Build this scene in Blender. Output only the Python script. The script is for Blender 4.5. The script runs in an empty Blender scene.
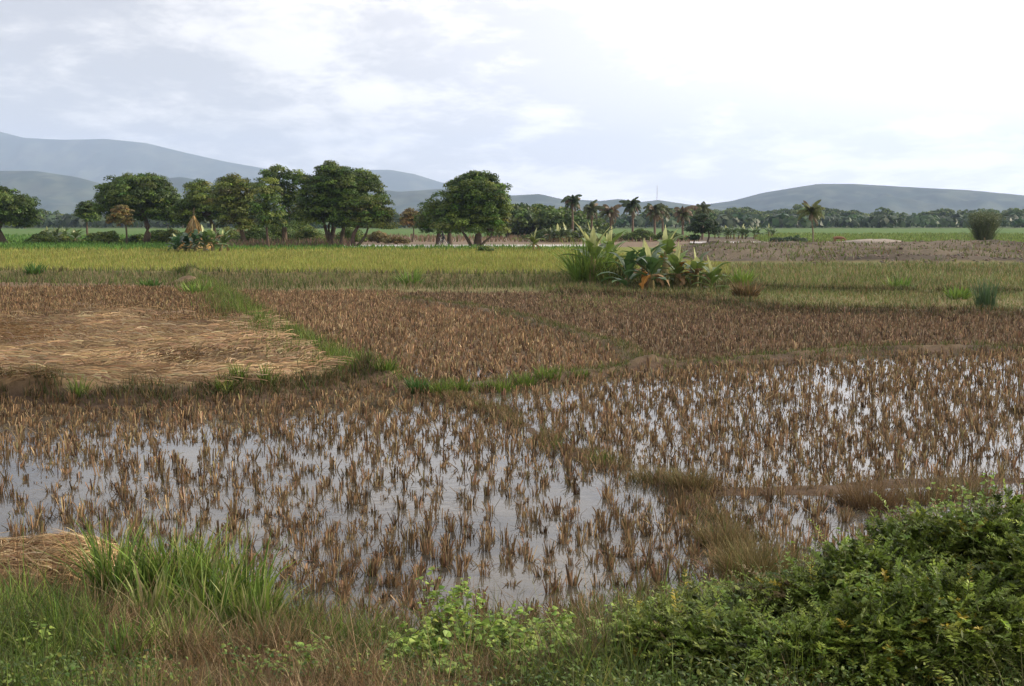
import bpy, math
import numpy as np
rng = np.random.default_rng(7)
R = math.radians
C = bpy.context.scene.collection
scene = bpy.context.scene

# ------------------------------------------------------------------ camera, world, sun, exposure
F = 1215.0; CAMZ = 2.8; PITCH = math.atan(121/F)
cam = bpy.data.objects.new('camera', bpy.data.cameras.new('camera')); C.objects.link(cam)
cam.location = (0, 0, CAMZ); cam.rotation_euler = (R(90)-PITCH, 0, 0)
cam.data.sensor_width = 36; cam.data.lens = 36*F/1024; cam.data.clip_end = 40000; cam.data.clip_start = 0.05
scene.camera = cam
SUN_AZ, SUN_EL = 78, 22            # degrees to the right of the view, and above the horizon
SUNV = np.array([math.sin(R(SUN_AZ))*math.cos(R(SUN_EL)), math.cos(R(SUN_AZ))*math.cos(R(SUN_EL)), math.sin(R(SUN_EL))])
sl = bpy.data.lights.new('sun', 'SUN'); sl.energy = 5.0; sl.angle = R(0.9); sl.color = (1, .86, .67)
sun = bpy.data.objects.new('sun', sl); C.objects.link(sun)
sun.rotation_euler = (R(90-SUN_EL), 0, R(180-SUN_AZ))
sun.location = tuple(SUNV*60)
scene.view_settings.view_transform = 'Standard'; scene.view_settings.look = 'None'
scene.view_settings.exposure = 0.2; scene.view_settings.gamma = 1
scene.cycles.max_bounces = 5; scene.cycles.diffuse_bounces = 2; scene.cycles.glossy_bounces = 2
scene.cycles.transmission_bounces = 2; scene.cycles.volume_bounces = 1; scene.cycles.transparent_max_bounces = 4
scene.cycles.use_denoising = True

world = bpy.data.worlds.new('World'); scene.world = world; world.use_nodes = True
wn = world.node_tree; wn.nodes.clear()
def N(t, kind, **kw):
    n = t.nodes.new(kind)
    for k, v in kw.items():
        if k.startswith('i_'):
            n.inputs[int(k[2:]) if k[2:].isdigit() else k[2:].replace('_', ' ')].default_value = v
        else: setattr(n, k, v)
    return n
def L(t, a, ai, b, bi): t.links.new(a.outputs[ai], b.inputs[bi])
def mathn(t, op, a, b=None, c=None, clamp=False):
    n = t.nodes.new('ShaderNodeMath'); n.operation = op; n.use_clamp = clamp
    for i, v in enumerate((a, b, c)):
        if v is None: continue
        if isinstance(v, (int, float)): n.inputs[i].default_value = v
        else: t.links.new(v, n.inputs[i])
    return n.outputs[0]
def mixc(t, fac, a, b, mode='MIX'):
    n = t.nodes.new('ShaderNodeMix'); n.data_type = 'RGBA'; n.blend_type = mode; n.clamp_factor = True
    for s, v in ((0, fac), (6, a), (7, b)):
        if isinstance(v, (int, float)): n.inputs[s].default_value = v
        elif isinstance(v, (tuple, list)): n.inputs[s].default_value = (*v, 1)
        else: t.links.new(v, n.inputs[s])
    return n.outputs[2]
def ramp(t, x, lo, hi):
    n = t.nodes.new('ShaderNodeMapRange'); n.interpolation_type = 'SMOOTHSTEP'
    n.inputs[1].default_value = lo; n.inputs[2].default_value = hi
    t.links.new(x, n.inputs[0]); return n.outputs[0]
sky = N(wn, 'ShaderNodeTexSky', sky_type='NISHITA', sun_disc=False)
sky.sun_elevation = R(SUN_EL); sky.sun_rotation = R(SUN_AZ); sky.air_density = 1.0; sky.dust_density = 1.5
tc = N(wn, 'ShaderNodeTexCoord')
sp = N(wn, 'ShaderNodeSeparateXYZ'); L(wn, tc, 'Generated', sp, 0)
# clouds lie on a layer: intersect the view direction with a plane overhead
zc = mathn(wn, 'MAXIMUM', sp.outputs[2], 0.0)
zz = mathn(wn, 'ADD', zc, 0.20)
cx = mathn(wn, 'DIVIDE', sp.outputs[0], zz); cy = mathn(wn, 'DIVIDE', sp.outputs[1], zz)
cv = N(wn, 'ShaderNodeCombineXYZ'); wn.links.new(cx, cv.inputs[0]); wn.links.new(cy, cv.inputs[1])
def cloud_noise(scale, off, detail=8, rough=.55, dist=.3):
    mp = N(wn, 'ShaderNodeMapping'); mp.inputs['Location'].default_value = off; mp.inputs['Scale'].default_value = (scale, scale*.8, 1)
    L(wn, cv, 0, mp, 0)
    n = N(wn, 'ShaderNodeTexNoise', i_Scale=1.0, i_Detail=detail, i_Roughness=rough, i_Distortion=dist); L(wn, mp, 0, n, 0)
    return n.outputs[0]
n1 = cloud_noise(.8, (3.1, 1.7, 0)); n2 = cloud_noise(3.6, (7.3, 2.2, 4), 10, .62, .2); n3 = cloud_noise(1.6, (1.2, 9.4, 2), 9, .6, .3)
dotn = N(wn, 'ShaderNodeVectorMath', operation='DOT_PRODUCT'); L(wn, tc, 'Generated', dotn, 0)
dotn.inputs[1].default_value = tuple(SUNV)
glow = mathn(wn, 'POWER', mathn(wn, 'MAXIMUM', dotn.outputs['Value'], 0.0), 1.4)
cover = ramp(wn, mathn(wn, 'ADD', n1, mathn(wn, 'MULTIPLY', glow, .5)), .34, .52)
shade = ramp(wn, mathn(wn, 'ADD', mathn(wn, 'MULTIPLY', n3, .55), mathn(wn, 'MULTIPLY', n2, .45)), .45, .60)
ccol = mixc(wn, shade, (.61, .59, .605), (1.16, 1.09, 1.03))
dot2 = N(wn, 'ShaderNodeVectorMath', operation='DOT_PRODUCT'); L(wn, tc, 'Generated', dot2, 0)
dot2.inputs[1].default_value = (math.sin(R(24))*math.cos(R(11)), math.cos(R(24))*math.cos(R(11)), math.sin(R(11)))
glow2 = mathn(wn, 'POWER', mathn(wn, 'MAXIMUM', dot2.outputs['Value'], 0.0), 7.0)      # thin bright cloud towards the hidden sun
low = mathn(wn, 'SUBTRACT', 1.0, ramp(wn, sp.outputs[2], 0.0, .22))
bright = mathn(wn, 'ADD', mathn(wn, 'ADD', .97, mathn(wn, 'MULTIPLY', low, .12)), mathn(wn, 'ADD', mathn(wn, 'MULTIPLY', glow, 1.1), mathn(wn, 'MULTIPLY', glow2, .50)))
ccol = mixc(wn, mathn(wn, 'MULTIPLY', mathn(wn, 'ADD', glow2, mathn(wn, 'MULTIPLY', low, .3)), .5), ccol, (.90, .89, .89))
vm = N(wn, 'ShaderNodeVectorMath', operation='SCALE'); wn.links.new(ccol, vm.inputs[0]); wn.links.new(bright, vm.inputs['Scale'])
skys = N(wn, 'ShaderNodeVectorMath', operation='SCALE'); skys.inputs['Scale'].default_value = 0.11; L(wn, sky, 0, skys, 0)
allc = mixc(wn, mathn(wn, 'ADD', mathn(wn, 'MULTIPLY', cover, .14), .86), skys.outputs[0], vm.outputs[0])
bg = N(wn, 'ShaderNodeBackground'); wn.links.new(allc, bg.inputs[0]); bg.inputs[1].default_value = 1.0
wo = N(wn, 'ShaderNodeOutputWorld'); L(wn, bg, 0, wo, 0)

# ------------------------------------------------------------------ geometry between photo and place
ca, sa = math.cos(PITCH), math.sin(PITCH)
def W(px, py, Y):                      # the point at distance Y (metres north) seen at a pixel
    px = np.asarray(px, float); py = np.asarray(py, float)
    u = (px-512)/F; v = -(py-343)/F
    dy = ca + v*sa; dz = -sa + v*ca
    k = Y/dy
    return np.stack([u*k, np.broadcast_to(Y, u.shape)*1.0, CAMZ+dz*k], -1)
def G(px, py, z=0.):                   # the ground point seen at a pixel
    px = np.asarray(px, float); py = np.asarray(py, float)
    u = (px-512)/F; v = -(py-343)/F
    dy = ca + v*sa; dz = -sa + v*ca
    k = (z-CAMZ)/dz
    return np.stack([u*k, dy*k], -1)
def pix(x, y, z=0.):                   # and back
    d = y*ca - (z-CAMZ)*sa; up = y*sa + (z-CAMZ)*ca
    d = np.maximum(d, .3)
    return 512+F*x/d, 343-F*up/d

def _h(ix, iy, s):
    n = (ix*374761393 + iy*668265263 + s*1274126177) & 0x7fffffff
    n = ((n ^ (n >> 13))*1274126177) & 0x7fffffff
    return ((n ^ (n >> 16)) & 0xffff)/65535.0
def vnoise(x, y, s=0):
    x = np.asarray(x, float); y = np.asarray(y, float)
    ix = np.floor(x).astype(np.int64); iy = np.floor(y).astype(np.int64)
    fx = x-ix; fy = y-iy; fx = fx*fx*(3-2*fx); fy = fy*fy*(3-2*fy)
    a = _h(ix, iy, s); b = _h(ix+1, iy, s); c = _h(ix, iy+1, s); d = _h(ix+1, iy+1, s)
    return (a*(1-fx)+b*fx)*(1-fy)+(c*(1-fx)+d*fx)*fy
def fbm(x, y, s=0, o=4):
    r = 0; a = .5; t = 0
    for k in range(o):
        r = r + a*vnoise(x*2**k+17.3*k, y*2**k-9.1*k, s+k); t += a; a *= .5
    return r/t
def inpoly(px, py, poly):
    r = np.zeros(np.shape(px), bool); n = len(poly)
    for i in range(n):
        x1, y1 = poly[i]; x2, y2 = poly[(i+1) % n]
        if y1 == y2: continue
        c = (y1 > py) != (y2 > py)
        r ^= c & (px < (x2-x1)*(py-y1)/(y2-y1)+x1)
    return r
def sstep(x, a, b):
    t = np.clip((x-a)/(b-a), 0, 1); return t*t*(3-2*t)

# ------------------------------------------------------------------ mesh tools (all quads, one colour per vertex)
class MB:
    def __init__(s): s.v = []; s.q = []; s.c = []; s.n = 0
    def add(s, v, q, c):
        v = np.asarray(v, float).reshape(-1, 3); q = np.asarray(q, np.int64).reshape(-1, 4)
        c = np.broadcast_to(np.asarray(c, float), (len(v), 3)) if np.ndim(c) == 1 else np.asarray(c, float).reshape(-1, 3)
        s.v.append(v); s.q.append(q+s.n); s.c.append(c); s.n += len(v); return s
    def strips(s, P, Wd, col):
        Nn, S = P.shape[:2]
        if Nn == 0: return s
        v = np.stack([P-Wd, P+Wd], 2).reshape(-1, 3)
        col = np.asarray(col, float)
        if col.ndim == 2: col = np.broadcast_to(col[:, None], (Nn, S, 3))
        c = np.repeat(col.reshape(-1, 3), 2, 0)
        b = (np.arange(Nn)*S*2)[:, None] + (np.arange(S-1)*2)[None]
        q = np.stack([b, b+1, b+3, b+2], -1)
        return s.add(v, q, c)
    def tube(s, pts, rad, col, sides=7):
        pts = np.asarray(pts, float); rad = np.broadcast_to(np.asarray(rad, float), (len(pts),))
        T = np.gradient(pts, axis=0); T /= np.linalg.norm(T, axis=1)[:, None]+1e-9
        ref = np.array([0, 0, 1.]) if abs(T[0][2]) < .9 else np.array([1., 0, 0])
        A = np.cross(T, ref); A /= np.linalg.norm(A, axis=1)[:, None]+1e-9; B = np.cross(T, A)
        an = np.arange(sides)/sides*2*np.pi
        v = pts[:, None]+rad[:, None, None]*(np.cos(an)[None, :, None]*A[:, None]+np.sin(an)[None, :, None]*B[:, None])
        i = np.arange(len(pts)-1)[:, None]*sides; j = np.arange(sides)[None]; j2 = (j+1) % sides
        q = np.stack([i+j, i+j2, i+sides+j2, i+sides+j], -1)
        return s.add(v.reshape(-1, 3), q, col)
    def ellipsoid(s, c, r, col, nu=12, nv=8, M=None):
        u = np.arange(nu)/nu*2*np.pi; w = np.linspace(-.5, .5, nv+1)*np.pi*.98
        v = np.stack([np.cos(w)[:, None]*np.cos(u), np.cos(w)[:, None]*np.sin(u), np.sin(w)[:, None]+0*u], -1)*np.asarray(r)
        if M is not None: v = v @ M.T
        v = v+np.asarray(c)
        i = np.arange(nv)[:, None]*nu; j = np.arange(nu)[None]; j2 = (j+1) % nu
        return s.add(v.reshape(-1, 3), np.stack([i+j, i+j2, i+nu+j2, i+nu+j], -1), col)
    def build(s, name, mat, parent=None, origin=None, smooth=False):
        v = np.concatenate(s.v) if s.v else np.zeros((0, 3)); q = np.concatenate(s.q) if s.q else np.zeros((0, 4), int)
        c = np.concatenate(s.c) if s.c else np.zeros((0, 3))
        me = bpy.data.meshes.new(name)
        o0 = np.zeros(3) if origin is None else np.asarray(origin, float)
        me.vertices.add(len(v)); me.vertices.foreach_set('co', (v-o0).astype(np.float32).ravel())
        me.loops.add(len(q)*4); me.loops.foreach_set('vertex_index', q.astype(np.int32).ravel())
        me.polygons.add(len(q)); me.polygons.foreach_set('loop_start', (np.arange(len(q))*4).astype(np.int32))
        if smooth: me.polygons.foreach_set('use_smooth', np.ones(len(q), bool))
        at = me.color_attributes.new('Col', 'FLOAT_COLOR', 'POINT')
        at.data.foreach_set('color', np.concatenate([np.clip(c, 0, 1), np.ones((len(c), 1))], 1).astype(np.float32).ravel())
        me.update(calc_edges=True)
        me.materials.append(mat)
        o = bpy.data.objects.new(name, me); C.objects.link(o)
        if parent is not None: o.parent = parent
        elif origin is not None: o.location = tuple(o0)
        return o

def tag(o, label, cat, group=None, kind=None):
    o['label'] = label; o['category'] = cat
    if group: o['group'] = group
    if kind: o['kind'] = kind
    return o
def thing(name, label, cat, loc, group=None):
    o = bpy.data.objects.new(name, None); C.objects.link(o); o.location = tuple(float(a) for a in loc); o.empty_display_size = .2
    return tag(o, label, cat, group)
def struct(o): o['kind'] = 'structure'; return o
def copy_tree(o, loc, rz=0., sc=1., label=None, parent=None):
    c = o.copy(); C.objects.link(c)
    if parent is not None: c.parent = parent
    else:
        c.location = tuple(loc); c.rotation_euler = (0, 0, rz); c.scale = (sc,)*3
        if label: c['label'] = label
    for ch in list(o.children): copy_tree(ch, None, parent=c)
    return c
def jit(col, n, a=.2, rg=rng):           # n colour variants
    col = np.asarray(col, float)
    return np.clip(col*(1+a*rg.normal(size=(n, 1)))*(1+a*.35*rg.normal(size=(n, 3))), .003, .95)
def mixcols(cols, w, n, a=.18, rg=rng):
    cols = np.asarray(cols, float); k = rg.choice(len(cols), n, p=np.asarray(w)/np.sum(w))
    return np.clip(cols[k]*(1+a*rg.normal(size=(n, 1)))*(1+a*.35*rg.normal(size=(n, 3))), .003, .95)
def blades(mb, base, length, width, az, lean, bend, col, S=4, tipcol=None, tw=1.0, prof=None, rg=rng):
    n = len(base)
    length = np.broadcast_to(length, (n,)); width = np.broadcast_to(width, (n,))
    lean = np.broadcast_to(lean, (n,)); bend = np.broadcast_to(bend, (n,))
    t = np.linspace(0, 1, S); th = lean[:, None]+bend[:, None]*t[None]**1.3
    h = np.stack([np.cos(az), np.sin(az)], -1)
    d = np.concatenate([np.sin(th)[..., None]*h[:, None], np.cos(th)[..., None]], -1)
    seg = (length/(S-1))[:, None, None]*d
    P = base[:, None]+np.concatenate([np.zeros((n, 1, 3)), np.cumsum((seg[:, 1:]+seg[:, :-1])/2, 1)], 1)
    a2 = az+np.pi/2+rg.normal(size=n)*tw
    wv = np.stack([np.cos(a2), np.sin(a2), 0*a2], -1)
    pr = (np.sqrt(np.clip(1-t**2, 0, 1))*.85+.1) if prof is None else np.interp(t, np.linspace(0, 1, len(prof)), prof)
    pr[-1] = max(.04, pr[-1])
    Wd = wv[:, None]*pr[None, :, None]*(width/2)[:, None, None]
    if tipcol is not None: col = col[:, None]*(1-t[None, :, None]**2)+tipcol[:, None]*t[None, :, None]**2
    mb.strips(P, Wd, col)
def leaves(mb, c, nrm, size, aspect, col, rg=rng, S=3):
    n = len(c)
    nrm = nrm/(np.linalg.norm(nrm, axis=1)[:, None]+1e-9)
    r = rg.normal(size=(n, 3)); a = np.cross(nrm, r); a /= np.linalg.norm(a, axis=1)[:, None]+1e-9; b = np.cross(nrm, a)
    size = np.broadcast_to(size, (n,))[:, None, None]
    t = np.linspace(-.5, .5, S); pr = np.clip(1-(2*np.abs(t))**2, .12, 1)
    P = c[:, None]+a[:, None]*t[None, :, None]*size-nrm[:, None]*(t**2*.7)[None, :, None]*size
    mb.strips(P, b[:, None]*pr[None, :, None]*size*aspect/2, col)

# ------------------------------------------------------------------ materials
def vegmat(name, rough=.55, transl=.25, spec=.25, nscale=0., namt=.2, bump=0.):
    m = bpy.data.materials.new(name); m.use_nodes = True; t = m.node_tree; t.nodes.clear()
    at = N(t, 'ShaderNodeAttribute', attribute_name='Col'); col = at.outputs['Color']
    if nscale:
        tcn = N(t, 'ShaderNodeTexCoord'); no = N(t, 'ShaderNodeTexNoise', i_Scale=nscale, i_Detail=5.0, i_Roughness=.65); L(t, tcn, 'Object', no, 0)
        f = N(t, 'ShaderNodeMapRange'); f.inputs[1].default_value = .25; f.inputs[2].default_value = .75
        f.inputs[3].default_value = 1-namt; f.inputs[4].default_value = 1+namt; L(t, no, 0, f, 0)
        v = N(t, 'ShaderNodeVectorMath', operation='SCALE'); t.links.new(col, v.inputs[0]); L(t, f, 0, v, 'Scale'); col = v.outputs[0]
    p = N(t, 'ShaderNodeBsdfPrincipled'); t.links.new(col, p.inputs['Base Color'])
    p.inputs['Roughness'].default_value = rough; p.inputs['Specular IOR Level'].default_value = spec
    if bump:
        bn = N(t, 'ShaderNodeBump', i_Strength=bump, i_Distance=.03); L(t, no, 0, bn, 'Height'); L(t, bn, 0, p, 'Normal')
    out = N(t, 'ShaderNodeOutputMaterial')
    if transl:
        tr = N(t, 'ShaderNodeBsdfTranslucent'); t.links.new(col, tr.inputs[0])
        mx = N(t, 'ShaderNodeMixShader', i_0=transl); L(t, p, 0, mx, 1); L(t, tr, 0, mx, 2); L(t, mx, 0, out, 0)
    else: L(t, p, 0, out, 0)
    return m
M_LEAF = vegmat('leaf', .5, .3, .3); M_GRASS = vegmat('grass_blade', .6, .3, .2); M_STRAW = vegmat('straw', .7, .2, .15)
M_BARK = vegmat('bark', .9, 0, .1, 6, .35, .6); M_BANANA = vegmat('banana_leaf', .35, .35, .5)
M_SKIN = vegmat('matte_surface', .7, 0, .2, 3, .12)
M_STONE = vegmat('hill_cover', .95, 0, .05, .009, .6)

# ------------------------------------------------------------------ layout of the fields (pixel outlines of ground features, laid on the ground)
STRAW = [(-1500, 400), (-1500, 284), (0, 287), (190, 287), (222, 306), (258, 335), (305, 372), (318, 384), (250, 399), (0, 403)]
SHORE_X = [-900, 0, 90, 180, 260, 320, 420, 540, 620, 690, 760, 830, 1024, 1900]
SHORE_Y = [575, 575, 590, 612, 622, 640, 655, 648, 628, 600, 590, 585, 560, 540]
BUNDS = {   # pixel polyline, height m, half width m
 'front':  ([(-1500, 402), (0, 402), (130, 404), (250, 400), (330, 393), (370, 386)], .20, .34),
 'green':  ([(190, 280), (225, 303), (250, 325), (300, 352), (340, 372), (370, 386)], .22, .40),
 'cross':  ([(370, 386), (430, 390), (500, 386), (580, 377), (640, 369), (760, 363), (860, 353), (1024, 351), (1900, 345)], .12, .30),
 'diag':   ([(430, 392), (500, 412), (545, 440), (600, 462), (680, 488), (735, 540), (775, 590)], .05, .18),
 'mid':    ([(400, 303), (470, 311), (520, 322), (560, 335), (620, 352), (645, 368)], .16, .35),
 'rbrown': ([(690, 492), (830, 490), (900, 482), (1024, 480), (1900, 472)], .06, .26),
 'rline':  ([(560, 297), (690, 303), (780, 316), (960, 319), (1100, 321), (1900, 322)], .18, .4),
 'rline_b': ([(700, 290), (800, 295), (1024, 298), (1900, 298)], .18, .45),
 'back':   ([(-1500, 281), (0, 279), (280, 282), (560, 284), (720, 287)], .35, .8),
}
BW = {k: (G([p[0] for p in v[0]], [p[1] for p in v[0]]), v[1], v[2]) for k, v in BUNDS.items()}
def polydist(x, y, P):
    d = np.full(np.shape(x), 1e9)
    for i in range(len(P)-1):
        a, b = P[i], P[i+1]; ab = b-a
        t = np.clip(((x-a[0])*ab[0]+(y-a[1])*ab[1])/(ab@ab), 0, 1)
        d = np.minimum(d, np.hypot(x-a[0]-t*ab[0], y-a[1]-t*ab[1]))
    return d
def shore(x, y):                        # metres on the bank side of the shore line (positive = bank)
    yy = np.maximum(y, 4.0); px = 512+F*x/yy
    sy = np.interp(px, SHORE_X, SHORE_Y)
    sd = G(px, sy)[..., 1]
    return sd-y + .35*(fbm(x*1.3, y*1.3, 5)-.5)
def fields(x, y):
    """region masks at ground points"""
    yy = np.maximum(y, 4.0)
    nx = x+(.5+.01*yy)*(fbm(x*.9, y*.5, 11)-.5); ny = yy+(.4+.02*yy)*(fbm(x*.8, y*.5, 12)-.5)
    px, py = pix(nx, ny)
    m = {}
    m['straw'] = inpoly(px, py, STRAW)
    dline = np.interp(px, [430, 500, 545, 600, 680, 735, 775], [392, 412, 440, 462, 488, 540, 590])
    cross = np.interp(px, *zip(*BUNDS['cross'][0])); front = np.interp(px, *zip(*BUNDS['front'][0]))
    m['near'] = (py > np.where(px < 370, front, cross))
    m['B'] = m['near'] & (py < dline) & (px > 430)
    m['A'] = m['near'] & ~m['B']
    mid = np.interp(px, *zip(*BUNDS['mid'][0])); rl = np.interp(px, *zip(*BUNDS['rline'][0]))
    m['C'] = ~m['near'] & ~m['straw'] & (py > np.where(px < 400, 292, mid)) & (px < 645) & (px > 190)
    m['D'] = ~m['near'] & ~m['straw'] & ~m['C'] & (py > np.where(px > 560, rl, 295)) & (px > 190)
    m['px'] = px; m['py'] = py
    return m
def height(x, y, m=None):
    x = np.asarray(x, float); y = np.asarray(y, float)
    if m is None: m = fields(x, y)
    fine = fbm(x*2.2, y*2.2, 21)-.5; fine2 = fbm(x*7, y*7, 22, 3)-.5
    z = .10+.05*fine+0*x
    z = np.where(m['A'], -.035+.07*fine+.03*fine2, z)
    z = np.where(m['B'], -.035+.05*fine+.03*fine2, z)
    wetC = sstep(m['py'], 335, 375)*sstep(m['px'], 300, 380)
    z = np.where(m['C'], .05-.055*wetC+.05*fine+.03*fine2, z)
    z = np.where(m['D'], .06-.02*sstep(m['py'], 335, 350)+.05*fine+.03*fine2, z)
    z = np.where(m['straw'], .20+.16*(fbm(x*.7, y*.7, 31)-.5)+.05*fine, z)
    # plowed, heaped earth beyond the grass on the right
    pl = sstep(m['px'], 660, 720)*sstep(m['py'], 247, 250)*(1-sstep(m['py'], 261, 266))
    z = z+pl*(.34+1.2*(fbm(x*.07, y*.22, 41)-.4)+.4*(fbm(x*.7, y*.5, 42)-.5))
    for P, h, w in BW.values():
        d = polydist(x, y, P)
        z = z+h*np.exp(-(d/w)**2)*(.75+.5*fbm(x*1.5, y*1.5, 51))
    s = shore(x, y)
    t = np.clip(s, 0, 9)/np.maximum(s+y-4.9, 1.5)
    z = z + np.where(t < 1, .76*t**.9, .76+.32*sstep(t, 1, 1.6)) + sstep(s, -.3, .5)*.05
    return z

# ground: one sheet, fine near the camera, reaching past the hills
ys = [-30., -20, -12, -7, -4, -2, 0, 1, 1.7, 2.4, 3.0]
while ys[-1] < 10500:
    d = ys[-1]; ys.append(d+d*(.008 if d < 75 else .013 if d < 300 else .05)+.004)
ys = np.array(ys); cols = 460
tt = np.linspace(-1, 1, cols); half = np.maximum(ys, 0)*.66+9
GX = tt[None]*half[:, None]; GY = np.repeat(ys[:, None], cols, 1)
fm = fields(GX, GY); GZ = height(GX, GY, fm)
far = sstep(GY, 250, 700); GZ = GZ*(1-far)+(.1+1.5*(fbm(GX*.004, GY*.004, 61)-.5))*far
def ground_colour(x, y, m):
    px, py = m['px'], m['py']; n = fbm(x*1.1, y*.8, 71)[..., None]; n2 = fbm(x*.25, y*.2, 72)[..., None]
    def c(*a): return np.array(a, float)
    col = np.zeros(x.shape+(3,))+c(.13, .10, .06)
    def put(mask, a, b, k=None):
        nonlocal col
        k_ = n if k is None else k
        col = np.where(mask[..., None], np.asarray(a)*(1-k_)+np.asarray(b)*k_, col)
    put(py < 310, (.085, .10, .028), (.20, .15, .075))
    put((py < 278) & (px < 720), (.12, .16, .03), (.20, .20, .05))
    put((py < 251) & (px < 560), (.055, .12, .02), (.10, .16, .03))
    put((py < 300) & (py > 265) & (px >= 720), (.085, .115, .03), (.14, .14, .05), n2)
    put((py < 264.5) & (px > 680), (.05, .038, .026), (.155, .125, .088), np.clip((fbm(x*.12, y*.10, 75)*.7+fbm(x*1.2, y*.5, 76)*.3)*2.4-.7, 0, 1)[..., None])
    put((py < 248) & (px > 340) & (px < 690), (.15, .11, .075), (.22, .17, .12))
    put((py < 247.5) & (px > 765), (.11, .17, .045), (.16, .20, .055), n2)
    put((py < 237.5), (.06, .13, .025), (.10, .15, .04), n2)
    put((py < 229), (.04, .07, .022), (.09, .11, .045), n2)
    put(m['near'], (.07, .05, .035), (.13, .09, .06))
    put(m['C'] | m['D'], (.08, .06, .04), (.16, .115, .065))
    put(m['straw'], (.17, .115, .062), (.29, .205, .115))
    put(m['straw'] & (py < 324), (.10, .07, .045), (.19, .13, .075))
    s = shore(x, y); put(s > -.1, (.07, .055, .035), (.13, .10, .05))
    return col
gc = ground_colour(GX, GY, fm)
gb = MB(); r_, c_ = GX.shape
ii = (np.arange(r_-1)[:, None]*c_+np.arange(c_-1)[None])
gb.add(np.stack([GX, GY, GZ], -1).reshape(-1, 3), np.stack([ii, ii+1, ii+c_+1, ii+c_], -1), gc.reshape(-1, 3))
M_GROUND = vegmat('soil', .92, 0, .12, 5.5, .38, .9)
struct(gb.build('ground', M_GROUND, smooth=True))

# standing water between the stubble
def watermat():
    m = bpy.data.materials.new('muddy_water'); m.use_nodes = True; t = m.node_tree; p = t.nodes['Principled BSDF']
    tcn = N(t, 'ShaderNodeTexCoord'); a = N(t, 'ShaderNodeTexNoise', i_Scale=9.0, i_Detail=3.0); L(t, tcn, 'Object', a, 0)
    b = N(t, 'ShaderNodeTexNoise', i_Scale=.8, i_Detail=4.0); L(t, tcn, 'Object', b, 0)
    t.links.new(mixc(t, ramp(t, b.outputs[0], .35, .65), (.045, .041, .033), (.10, .088, .068)), p.inputs['Base Color'])
    p.inputs['Roughness'].default_value = .035; p.inputs['IOR'].default_value = 1.333; p.inputs['Specular IOR Level'].default_value = .5
    bn = N(t, 'ShaderNodeBump', i_Strength=.12, i_Distance=.02); L(t, a, 0, bn, 'Height'); L(t, bn, 0, p, 'Normal')
    return m
wb = MB(); wb.add([(-26, 6, 0), (26, 6, 0), (40, 40, 0), (-40, 40, 0)], [(0, 1, 2, 3)], (.1, .09, .08))
struct(wb.build('water', watermat()))

# pale puddled track behind the green field, and one beyond the heaped earth
def sheet(name, pts, z, mat, col, seg=40):
    b = MB(); P = np.array(pts, float); n = len(P)//2
    lo = P[:n]; hi = P[n:][::-1]
    t = np.linspace(0, n-1, seg)
    A = np.stack([np.interp(t, range(n), lo[:, i]) for i in (0, 1)], -1); B = np.stack([np.interp(t, range(n), hi[:, i]) for i in (0, 1)], -1)
    ga, gb_ = G(A[:, 0], A[:, 1]), G(B[:, 0], B[:, 1])
    va = np.concatenate([ga, np.full((seg, 1), z)], 1); vb = np.concatenate([gb_, np.full((seg, 1), z)], 1)
    k = np.arange(seg-1); b.add(np.concatenate([va, vb]), np.stack([k, k+1, k+1+seg, k+seg], -1), col)
    return struct(b.build(name, mat))
M_TRACK = vegmat('pale_track', .55, 0, .4, .8, .15)
sheet('path', [(335, 248.5), (430, 249), (600, 248.2), (600, 246), (430, 246.2), (335, 246.4)], .17, M_TRACK, (.55, .53, .50))
sheet('path', [(690, 244.5), (790, 245), (790, 243.2), (690, 242.8)], .17, M_TRACK, (.45, .42, .42))

# ------------------------------------------------------------------ hills
def hill(name, prof, D, depth, foot_y, base, seed, rough=.25, n=260, nd=60, col=(.022, .04, .03), col2=(.06, .075, .05)):
    px = np.linspace(prof[0][0], prof[-1][0], n); py = np.interp(px, *zip(*prof))
    top = W(px, py, D)[:, 2]
    v = np.linspace(-1, 1, nd)
    Y = D+v[None]*depth*np.where(v[None] < 0, 1, .8)+0*px[:, None]; X = ((px-512)/F)[:, None]*D*(1+0*v[None])
    X = X*(Y/D)**.6
    base_z = W(px, 0*px+foot_y, D-depth)[:, 2][:, None]*0-3
    nz = fbm(X/(D*.035)+seed, Y/(D*.05), seed, 5); rid = 1-np.abs(2*fbm(X/(D*.02)+3, Y/(D*.035), seed+9, 5)-1)
    prf = np.cos(v*np.pi/2)[None]**1.15
    H = (top[:, None]-base_z)*prf
    Z = base_z+H*(1-rough*(1-prf**3)*(1-nz)*1.3) - H*(1-prf**4)*rough*(rid-.6)*1.2
    b = MB(); i = np.arange(n-1)[:, None]*nd+np.arange(nd-1)[None]
    k = fbm(X/(D*.012), Y/(D*.02), seed+20, 4)[..., None]; k = sstep(k, .42, .62)
    b.add(np.stack([X, Y, Z], -1).reshape(-1, 3), np.stack([i, i+nd, i+nd+1, i+1], -1), (np.asarray(col)*(1-k)+np.asarray(col2)*k).reshape(-1, 3))
    return struct(b.build(name, M_STONE, smooth=True))
hill('mountain', [(-500, 150), (-200, 128), (-60, 122), (0, 130), (30, 138), (70, 140), (110, 139), (150, 143), (190, 153), (230, 162), (270, 169), (300, 178), (335, 176), (365, 170), (392, 170), (415, 174), (440, 182), (480, 190), (540, 200), (640, 222)], 9400, 1500, 222, 0, 3)
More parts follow.
